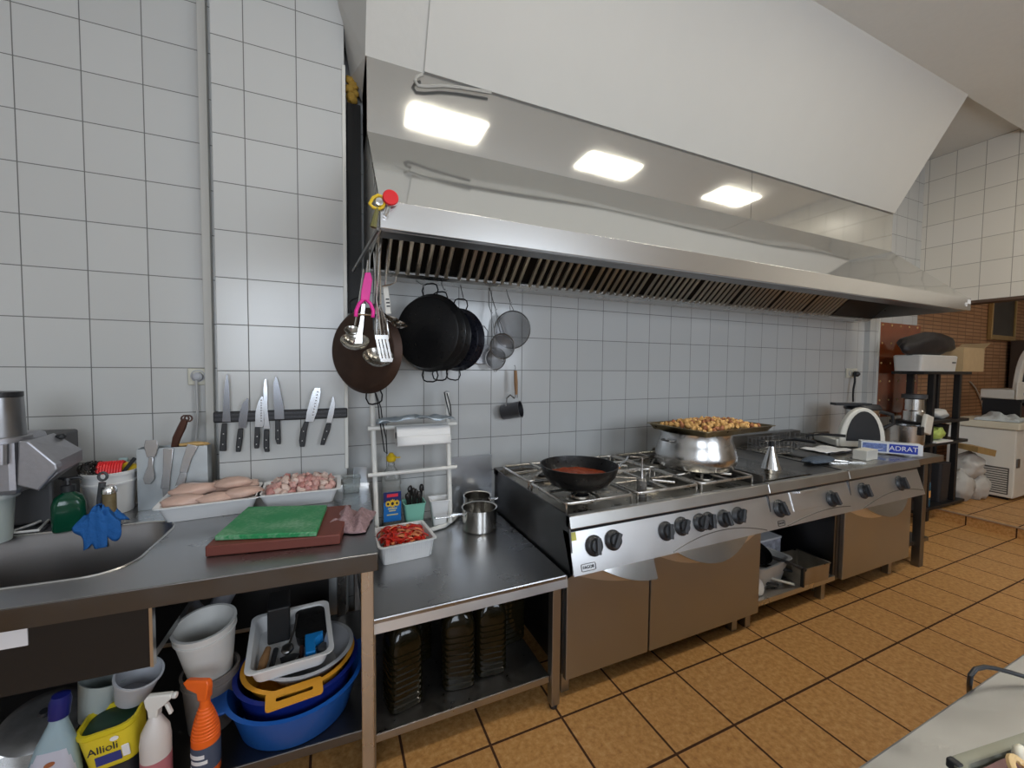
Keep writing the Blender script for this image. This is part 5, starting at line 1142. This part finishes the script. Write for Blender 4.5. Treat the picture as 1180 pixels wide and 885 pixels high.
# ladles
def ladle(lab, top, neck, bowl, r, y, flip=1):
    t = util(lab, 'ladle', 'ladle')
    obj('rod', hang_rod([top, ((top[0]+neck[0])/2+.5, (top[1]+neck[1])/2), neck], .004, y), STEELB, t)
    c = P(*bowl, y=y)
    obj('ladle_bowl', B().lathe([(0, -r*.62), (r*.5, -r*.55), (r*.85, -r*.28), (r, 0), (r*.96, 0), (r*.8, -r*.25), (r*.45, -r*.5), (0, -r*.57)], 28, mtx=basis(c, (1, 0, 0), Vector((0, .8, .6*flip)), Vector((0, -.6, .8)))), mat('spoon_steel', (.55, .53, .49), .22, 1, rvar=.08), t)
    return t
ladle('steel ladle with round bowl hanging left below the pink peeler', (424, 300), (414, 392), (409, 392), .058, YU-.01)
ladle('steel ladle with wide bowl hanging lowest among the tools', (431, 290), (436, 408), (436, 410), .066, YU+.02)
ladle('small dull spoon hanging behind the left ladle', (419, 310), (409, 375), (406, 380), .034, YU+.05)
t = util('bright steel handle piece below the pink peeler', nm='spoon_handle')
obj('handle', B().loft([[P(px-w, py, y=YU-.03), P(px-w, py, y=YU-.024), P(px+w, py, y=YU-.024), P(px+w, py, y=YU-.03)] for px, py, w in ((419, 350, 2.2), (417, 370, 2.4), (414.5, 385, 3.4), (413, 396, 4.5))]), STEELB, t, bevel=.001)
# slotted turner
t = util('slotted steel turner with four tines hanging at the front of the tools', 'spatula', 'slotted_turner')
obj('rod', hang_rod([(441, 262), (436, 318), (434, 345), (439, 385)], .0035, YU-.04), STEELB, t)
tb = B()
for i in range(4):
    x0, x1 = 434+i*3.9, 439+i*3.9
    tb.loft([[P(a-w, py, y=YU-.045), P(a-w, py, y=YU-.042), P(a+w, py, y=YU-.042), P(a+w, py, y=YU-.045)] for a, py, w in ((x0, 390, 1.3), ((x0+x1)/2, 402, 1.4), (x1, 414, 1.2))])
tb.loft([[P(a, py, y=YU-.046), P(a, py, y=YU-.041), P(b_, py, y=YU-.041), P(b_, py, y=YU-.046)] for a, b_, py in ((432, 447, 386), (432.5, 448, 391))])
tb.loft([[P(a, py, y=YU-.046), P(a, py, y=YU-.041), P(b_, py, y=YU-.041), P(b_, py, y=YU-.046)] for a, b_, py in ((438, 453, 413), (439, 452, 417))])
obj('turner_head', tb, STEELB, t, smooth=0)
# whisk
t = util('wire whisk hanging behind the slotted turner', 'whisk', 'whisk')
obj('rod', hang_rod([(437, 285), (438, 350)], .006, YU+.03), STEELB, t)
wq = B(); c0_ = P(438, 350, y=YU+.03); c1_ = P(441, 398, y=YU+.03)
for k in range(5):
    a = PI*k/5; dd = Vector((math.cos(a), math.sin(a), 0))
    wq.tube([c0_, c0_.lerp(c1_, .45)+dd*.028, c0_.lerp(c1_, .8)+dd*.032, c1_, c0_.lerp(c1_, .8)-dd*.032, c0_.lerp(c1_, .45)-dd*.028, c0_], .0015, 5)
obj('wires', wq, STEELB, t)
# two tasting spoons with a pale handle
t = util('pair of dull tasting scoops with white marked handle at the right of the tools', nm='tasting_scoop')
obj('handle', B().loft([[P(px-w, py, y=YU-.02), P(px-w, py, y=YU-.008), P(px+w, py, y=YU-.008), P(px+w, py, y=YU-.02)] for px, py, w in ((444, 330, 3), (446, 345, 3.4), (447.5, 362, 3.2))]), WENAM, t, smooth=0, bevel=.003)
for i, py in enumerate((344, 348, 352)): obj('mark', B().loft([[P(444.5+i*.5, py+dy, y=YU-.0212), P(444.5+i*.5, py+dy, y=YU-.0195), P(448.5+i*.5, py+dy, y=YU-.0195), P(448.5+i*.5, py+dy, y=YU-.0212)] for dy in (0, 1.6)]), INKDARK, t, smooth=0)
for (bx0, by0, r) in ((452, 367, .034), (459, 372, .044)):
    obj('scoop', B().lathe([(0, -r*.45), (r*.6, -r*.36), (r, 0), (r*.95, 0), (r*.55, -r*.3), (0, -r*.39)], 24, mtx=basis(P(bx0, by0, y=YU-.005), (1, .2, -.25), (.1, .9, .5), (.2, -.5, .85)), sy=.75), mat('spoon_steel', (.55, .53, .49), .22, 1), t)
obj('rod', hang_rod([(449, 268), (446, 300), (444, 330)], .0035, YU-.014), STEELB, t)
t = util('thin bent steel skewer hook sticking out right of the tools', nm='steel_hook')
obj('rod', hang_rod([(440, 330), (450, 328), (456, 325), (456.5, 319)], .003, YU-.05), STEELB, t)
t = util('dark bladed tool hanging behind the steel rods', nm='dark_tool')
obj('blade', B().loft([[P(px-w, py, y=YU+.06), P(px-w, py, y=YU+.064), P(px+w, py, y=YU+.064), P(px+w, py, y=YU+.06)] for px, py, w in ((432, 300, 1.5), (433, 340, 3.5), (434, 365, 4.5), (432, 380, 2))]), BLACKP, t, smooth=0)
for i, (a, b_) in enumerate((((427, 285), (424, 345)), ((434, 280), (431, 350)), ((438.5, 270), (433, 362)))):
    tag(obj('steel_rod', hang_rod([a, b_], .0032, YU+.03-.02*i), STEELB), 'plain steel rod handle hanging on the bar at the left end of the hood', 'utensil', 'steel rods on the hanging bar')
# stoppers hung on the hood corner
yq = LY-.015
t = thing('yellow_stopper', 'yellow teardrop ring with grey centre clipped to the hood corner', 'opener', P(436, 232, y=yq)); o_ = Vector(t.location)
ring = [P(px, py, y=yq)-o_ for px, py in ((426, 235), (430, 228), (436, 225), (441, 227), (443.5, 233), (441, 239), (436, 241), (430, 239))]
obj('ring', B().tube(ring, .0065, 8, closed=True), YELLOW, t)
obj('centre', B().lathe([(0, -.006), (.015, -.006), (.017, 0), (.014, .008), (0, .010)], 20, mtx=basis(P(437, 233, y=yq)-o_, (1, 0, 0), (0, 0, 1), (0, -1, 0))), STEELB, t)
obj('shank', B().tube([P(435, 240, y=yq)-o_, P(432, 252, y=yq)-o_, P(430, 262, y=yq)-o_], [.007, .010, .012], 8), mat('olive_plastic', (.16, .15, .05), .5), t)
t = thing('red_stopper', 'round red cap on a steel shank clipped to the hood corner', 'opener', P(450, 228, y=yq-.01)); o_ = Vector(t.location)
obj('cap', B().lathe([(0, -.012), (.027, -.012), (.029, -.008), (.029, .004), (.026, .008), (0, .009)], 28, mtx=basis((0, 0, 0), (1, 0, .0), (0, 0, 1), (0, -1, 0))), RED, t)
obj('shank', B().tube([(-.004, .01, -.026), (-.012, .01, -.055), (-.020, .01, -.070)], [.007, .008, .009], 8), STEELB, t)

# ================================================================== FAR RIGHT
# lacquered board with brass studs
rp = thing('studded_board', 'glossy red brown studded board on the end of the tiled wall', 'board', (5.46, 2.48, 1.045))
obj('panel', B().box(0, .89, -.03, 0, 0, 1.05), LEATHER, rp, smooth=0, bevel=.006)
sb_ = B()
for z in (1.02, .82, .60, .40, .19, .02):
    for i in range(5):
        sb_.lathe([(.012, 0), (.009, .005), (0, .007)], 10, mtx=basis((.07+i*.185, -.03, z), (1, 0, 0), (0, 0, 1), (0, -1, 0)))
obj('studs', sb_, GOLD, rp); kids(rp)[-1]['kind'] = 'stuff'
# black shelving unit
SU = Vector((5.63, 2.05, 0)); SUw, SUd = .62, .22
su = thing('shelving_unit', 'black open metal shelving unit in front of the brick wall', 'shelf', SU)
BM = mat('black_metal', (.016, .015, .016), .45, .3)
for x in (0, SUw-.05):
    for y in (0, SUd-.05): obj('post', B().box(x, x+.05, y, y+.05, 0, 1.56), BM, su, smooth=0, bevel=.003)
for z in (.12, .79, 1.02, 1.53): obj('shelf_board', B().box(-.5 if z == .79 else -.26, SUw+.16, -.02, SUd+.02, z, z+.03), BM, su, smooth=0, bevel=.003)
def onshelf(x, y, z): return (SU.x+x, SU.y+y, z+.031)
t = thing('white_case', 'white plastic case on top of the black shelving unit', 'box', onshelf(.10, .11, 1.53)); 
obj('case_body', B().loft([rrect(.37, .11, .03, 0), rrect(.38, .12, .03, .155), rrect(.37, .11, .03, .165)]), OFFW, t)
obj('mark', B().box(.25, .32, -.122, -.118, .085, .10), DGREY, t, smooth=0)
lbg = B(); lbg.blob((0, 0, 0), (.47, .12, .125), .22, 1.6, 9, 3)
tag(obj('black_bag', lbg, mat('black_bag_fabric', (.022, .018, .018), .5, bump=.4, scale=8), smooth=80, loc=(SU.x+.12, SU.y+.11, 1.53+.031+.165+.105), rot=(0, -.04, 0)), 'black leather bag slumped on the white case', 'bag')
t = thing('cardboard_box', 'open cardboard box with flap up on top of the black shelving unit', 'box', onshelf(.76, .10, 1.53))
b = B(); 
for a in ((-.2, .3, -.12, -.113), (-.2, .3, .113, .12), (-.2, -.193, -.113, .113), (.293, .3, -.113, .113), (-.193, .293, -.113, .113)): b.box(a[0], a[1], a[2], a[3], 0, .26 if a != (-.193, .293, -.113, .113) else .006)
obj('box_body', b, CARD, t, smooth=0)
obj('flap', B().prism([(.3, -.115, .255), (.3, .115, .255), (.46, .115, .32), (.46, -.115, .32)], (0, 0, .005)).prism([(-.2, .118, .26), (.3, .118, .26), (.3, .15, .36), (-.2, .15, .36)], (0, .005, 0)), CARD, t, smooth=0)
t = thing('coffee_maker', 'steel and dark coffee jug on the middle shelf of the black unit', 'jug', onshelf(-.12, .10, 1.02))
obj('jug_body', B().lathe([(0, 0), (.09, 0), (.09, .10), (.08, .11), (.08, .22), (.07, .23), (0, .23)], 28), STEELB, t)
obj('lid', B().lathe([(0, .23), (.10, .23), (.10, .27), (0, .275)], 28), DGREY, t)
t = thing('white_jug', 'white plastic jug beside the steel one on the middle shelf of the black unit', 'jug', onshelf(.10, .12, 1.02))
obj('jug_body', B().lathe([(0, 0), (.07, 0), (.075, .2), (.05, .26), (0, .26)], 24), OFFW, t)
tag(obj('folded_bag', B().blob((0, 0, .05), (.14, .08, .055), .2, 1.6, 3, 3), mat('pale_grey_bag', (.62, .62, .6), .5), smooth=70, loc=onshelf(.40, .10, 1.02)), 'pale grey folded bag at the right of the middle shelf', 'bag')
t = thing('steel_pot', 'tall steel pot at the left of the lower shelf of the black unit', 'pot', onshelf(-.28, .08, .79)); 
obj('pot_body', B().lathe([(0, 0), (.13, 0), (.135, .19), (.14, .195), (.13, .195), (.125, .01), (0, .006)], 36), mat('pot_steel', (.68, .68, .68), .24, 1), t)
cbg = B()
for i in range(6): cbg.blob((.04*math.cos(i*1.05), .04*math.sin(i*1.05), .080+.012*(i % 2)), (.062, .056, .062), .2, 2, i+30, 2)
tag(obj('cabbage', cbg, CABBAGE, smooth=70, loc=onshelf(.22, .07, .79)), 'pale green cabbage on the lower shelf of the black unit', 'vegetable')
tag(obj('black_pan', B().lathe([(0, 0), (.08, 0), (.09, .16), (.08, .16), (.07, .01), (0, .008)], 30), IRON, loc=onshelf(.46, .12, .79)), 'black pan behind the cabbage on the lower shelf', 'pan')
tag(obj('paper_tray', B().box(-.18, .18, -.10, .10, 0, .012), PAPER, smooth=0, loc=onshelf(.42, .02, .62)+Vector((0, 0, 0)) if False else (SU.x+.22, SU.y+.07, .79+.0305)), 'white card lying under the cabbage on the lower shelf', 'card')
t = thing('white_dispenser', 'white plastic piece with black clip hanging on the left post of the black unit', 'dispenser', (SU.x-.20, SU.y-.045, .99))
obj('housing', B().box(-.10, .045, -.02, .02, -.06, .13, mtx=Matrix.Rotation(.25, 4, 'Y')), WENAM, t, smooth=0, bevel=.012)
obj('clip', B().box(-.16, -.10, -.015, .015, -.06, .02), BLACKP, t, smooth=0, bevel=.004)
# water bottles below
for i, (x, y, lb) in enumerate(((.10, .10, 'blue water bottle low on the black unit, behind the worktable leg'), (-.06, .02, 'blue water bottle low on the black unit, left of the worktable leg'))):
    t = thing('water_bottle', lb, 'bottle', onshelf(x+.10, y+.03, .12), 0, 'water bottles low on the black unit')
    obj('bottle_body', B().lathe([(0, 0), (.05, 0), (.053, .01), (.053, .25), (.03, .31), (.016, .33), (.016, .36), (0, .36)], 24), mat('water_blue', (.05, .25, .42), .1, trans=.6), t)
    obj('cap', B().lathe([(0, .36), (.019, .36), (.019, .385), (0, .386)], 16), BLUEP, t)
    obj('label', B().lathe([(.0535, .10), (.054, .10), (.054, .17), (.0535, .17)], 24), mat('label_orange', (.75, .38, .12), .5), t)
# freezer
fz = thing('chest_freezer', 'white chest freezer on the raised floor by the brick wall', 'freezer', (7.0, 1.84, .1))
obj('cabinet', B().box(0, 1.5, 0, .56, .03, .80), WENAM, fz, smooth=0, bevel=.012)
obj('lid', B().box(-.02, 1.52, -.025, .58, .805, .885), mat('lid_cream', (.66, .62, .50), .4, var=.05, scale=6), fz, smooth=0, bevel=.014)
vb = B()
for i in range(11): vb.box(-.008, .002, .05, .25, .08+i*.026, .092+i*.026)
obj('vent_slats', vb, mat('vent_white', (.62, .60, .55), .5), fz, smooth=0)
obj('vent_recess', B().box(-.002, .004, .04, .26, .065, .37), mat('vent_dark', (.10, .09, .08), .7), fz, smooth=0)
for x in (.05, 1.42): obj('foot', B().box(x, x+.06, .05, .5, 0, .03), BLACKP, fz, smooth=0)
obj('hinge_latch', B().box(.03, .10, -.012, .0, .38, .48), STEELD, fz, smooth=0, bevel=.003).parent = fz
cloth('crumpled_cloth', .55, .34, .10, 8.2, mat('pale_blue_grey_cloth', (.50, .54, .56), .85, bump=.4, scale=40, var=.25), (7.30, 2.06, .987), .2, 'crumpled pale grey cloth lying on the freezer lid', freq=12)
tag(obj('paper_sheet', B().box(-.14, .14, -.12, .12, 0, .006), mat('cream_paper', (.70, .68, .45), .8), smooth=0, loc=(7.72, 2.0, .988)), 'cream paper sheet on the right of the freezer lid', 'paper')
tag(obj('wall_cable', B().tube([P(px, py, y=2.735) for px, py in ((1118, 440), (1124, 447), (1130, 460), (1134, 474))], .010, 6), WENAM), 'thin white cable running down the brick wall to the freezer', 'cable')
t = thing('black_stand', 'low black stand on the freezer under the second kitchen machine', 'stand', (7.95, 2.14, .987))
obj('stand_top', B().box(-.26, .5, -.14, .20, .20, .235), BM, t, smooth=0)
for x in (-.25, .44): obj('leg', B().box(x, x+.05, -.13, .19, 0, .2), BM, t, smooth=0)
tag(obj('brown_jar', B().lathe([(0, 0), (.07, 0), (.08, .05), (.08, .14), (0, .15)], 24), DWOOD, loc=(8.05, 2.12, .987)), 'squat dark brown jar under the black stand', 'jar')
mx2 = mixer((7.93, 2.14, 1.223), -.15, 'white and black kitchen machine on the black stand over the freezer', 1.0)
for c in list(kids(mx2)):
    if c.name.startswith(('jug', 'lid')) : bpy.data.objects.remove(c)
mx2.scale = (1.9, 1.2, 2.4)
mx2.location.z = 1.223
obj('front_panel', B().box(-.16, .16, -.142, -.13, -.0, .09), WENAM, mx2, smooth=0, bevel=.004)
kb = B()
for i in range(4): kb.lathe([(0, 0), (.008, 0), (.008, .004), (0, .004)], 12, mtx=basis((-.09+i*.05, -.142, .028), (1, 0, 0), (0, 0, 1), (0, -1, 0)))
obj('buttons', kb, GREYP, mx2)
# picture on the brick wall
A = P(1138, 391, y=2.735); w_ = P(1166, 393, y=2.735).x-A.x
pf = thing('framed_picture', 'dark picture in a thin gilt frame on the brick wall', 'picture', (A.x, 2.745, A.z))
fw_ = B()
h_ = .86
for a in ((0, w_, 0, .07), (0, w_, h_-.05, h_), (0, .04, .07, h_-.05), (w_-.04, w_, .07, h_-.05)): fw_.box(a[0], a[1], -.05, 0, a[2], a[3])
obj('frame', fw_, mat('gilt_frame', (.50, .34, .14), .4, .6, var=.2), pf, smooth=0, bevel=.004)
obj('canvas', B().box(.04, w_-.04, -.03, -.005, .07, h_-.05), mat('dark_painting', (.03, .027, .025), .4, var=.95, scale=4, detail=6), pf, smooth=0)
t = thing('dark_cabinet', 'tall dark cabinet side at the right edge beyond the freezer', 'cabinet', (9.8, 2.45, .1))
obj('cabinet_body', B().box(0, .6, -.25, .25, 0, 1.95), mat('dark_cabinet', (.06, .04, .03), .5), t, smooth=0, bevel=.01)
obj('cabinet_door', B().box(.01, .59, -.262, -.25, .05, 1.9), mat('cabinet_door_grey', (.30, .29, .27), .5), t, smooth=0, bevel=.004)
# cardboard piece and bags by the freezer
ctr = tag(obj('cardboard_tray', B().loft([[Vector(p) for p in ((-.30, -.16, .02), (.26, -.22, -.06), (.34, .10, -.02), (-.22, .20, .05))], [Vector(p) for p in ((-.31, -.17, .10), (.27, -.23, .03), (.35, .11, .06), (-.23, .21, .12))]]), mat('brown_card', (.40, .26, .10), .8, var=.2, scale=10), smooth=0, loc=(6.62, 2.06, .66)), 'brown cardboard piece resting on the white bags against the freezer', 'cardboard')
ctr.scale = (.6, .6, .8)
for i, (x, y, z, r, lb) in enumerate(((6.50, 2.12, .27, (.15, .12, .18), 'white plastic bag on the raised floor in front of the freezer, lower left'), (6.78, 2.08, .25, (.14, .12, .16), 'white plastic bag on the raised floor nearest the freezer vent'), (6.64, 2.10, .49, (.17, .13, .15), 'white plastic bag on top of the other two by the freezer'))):
    bg = B(); bg.blob((0, 0, 0), r, .22, 2.4, i+40, 3)
    tag(obj('plastic_bag', bg, BAGP, smooth=70, loc=(x, y, z)), lb, 'bag', 'white bags by the freezer')
tag(obj('dark_bin', B().loft([rrect(.10, .085, .03, 0), rrect(.11, .095, .03, .42)]), mat('dark_bin', (.02, .02, .024), .5), loc=(6.06, 2.16, .152)), 'black bin at the right of the lowest shelf of the black unit', 'bin')

# ================================================================== FOREGROUND TABLE
tb_ = thing('prep_table', 'steel prep table at the lower right corner, nearest the camera', 'table', (2.0, 0, 0))
obj('tabletop', B().box(-1.35, 1.5, -.5, .363, .862, .90), mat('prep_steel', (.50, .50, .49), .42, 1, rvar=.08, scale=14, var=.05), tb_, smooth=0, bevel=.004)
obj('unseen_light_blocker', B().box(-1.28, 1.44, -.44, .32, .12, .862), STEEL, tb_, smooth=0)  # unseen solid block, added to keep light from under the tables
for x in (-1.26, 1.38):
    for y in (-.42, .26): obj('leg', B().box(x, x+.045, y, y+.045, 0, .12), STEEL, tb_, smooth=0)
ty = thing('seafood_tray', 'shallow steel tray of squid rings and seafood on the prep table', 'tray', (1.150, .080, .901), math.radians(-9.5))
obj('tray_body', tray_mesh(.52, .32, .035, .012, .006, .003, .02), mat('tray_glassy_steel', (.26, .26, .21), .5, .6), ty)
for s, x in (('black_clip', -.262),): obj(s, B().box(x-.008, x+.006, .155, .172, .022, .038), BLACKP, ty, smooth=0, bevel=.003)
sf_ = obj('seafood_mix', B().sheet(lambda u, v: ((u-.5)*.50, (v-.5)*.302, .0295+.007*noise.noise(Vector((u*9, v*6, 4)))), 40, 24), mat('purple_brown_mix', (.20, .10, .095), .3, var=.7, scale=26, detail=6), None, loc=(1.150, .080, .901), rot=(0, 0, math.radians(-9.5)))
tag(sf_, 'purple brown seafood mix covering the bottom of the steel tray', 'food', kind='stuff')
rnd = random.Random(8)
rgm = mat('squid_ring', (.75, .52, .25), .35, var=.25, scale=30)
for i in range(9):
    u = -.16+.11*(i % 4)+rnd.uniform(-.02, .02); v = .095-.075*(i//4)+rnd.uniform(-.015, .015)
    L_ = Vector((u, v, 0)); L_.rotate(Euler((0, 0, math.radians(-9))))
    r = rnd.uniform(.016, .024)
    if i == 0: L_ = Vector((.990-1.150, .232-.080, 0))
    o = obj('squid_ring', B().tube([(r*math.cos(a), r*.8*math.sin(a), .003*math.sin(2*a)) for a in [2*PI*k/18 for k in range(18)]], .0055, 7, closed=True), rgm, None, loc=(1.150+L_.x, .080+L_.y, .901+.041), rot=(rnd.uniform(-.3, .3), rnd.uniform(-.3, .3), rnd.uniform(0, 3)))
    tag(o, 'pale yellow squid ring lying in the steel tray', 'food', 'squid rings in the tray')
tag(obj('garlic_clove', B().blob((0, 0, 0), (.011, .008, .016), .15, 2, 3, 2), mat('garlic_white', (.80, .75, .60), .4), smooth=70, loc=tuple(P(1174, 868, z=.94))), 'white garlic clove near the far edge of the seafood tray', 'food')
cdp = [P(1117, 800, z=.82), P(1117, 790, z=.90), P(1118.5, 778, z=.935), P(1124, 771, z=.94), P(1135, 768.5, z=.94), P(1146, 770, z=.935), P(1165, 775, z=.925), P(1185, 781, z=.915), P(1215, 788, z=.91)]
tag(obj('black_cable', B().tube(cdp, .0045, 10), BLACKP, smooth=80), 'thick black cord arching over the edge of the prep table', 'cord')

# ================================================================== LIGHT
w = bpy.data.worlds.new('world'); SC.world = w; w.use_nodes = True
bg = w.node_tree.nodes['Background']; bg.inputs['Color'].default_value = (.80, .88, 1, 1); bg.inputs['Strength'].default_value = .8
for i, (a, c) in enumerate(((-1.6, .4), (1.6, 3.6))):
    l = bpy.data.lights.new('window_daylight', 'AREA'); l.shape = 'RECTANGLE'; l.size = c-a-.1; l.size_y = 1.5; l.energy = 46; l.color = (.80, .89, 1)
    o = bpy.data.objects.new('window_daylight', l); COL.objects.link(o); o.location = ((a+c)/2, -2.85, 2.12); o.rotation_euler = (PI/2, 0, 0)
vs = SC.view_settings; vs.view_transform = 'Standard'; vs.look = 'None'; vs.gamma = 1; vs.exposure = .56; vs.use_curve_mapping = False
cy = SC.cycles; cy.max_bounces = 10; cy.diffuse_bounces = 4; cy.glossy_bounces = 5; cy.transmission_bounces = 8; cy.transparent_max_bounces = 12
cy.sample_clamp_indirect = 6; cy.caustics_reflective = False; cy.caustics_refractive = False; cy.use_denoising = True
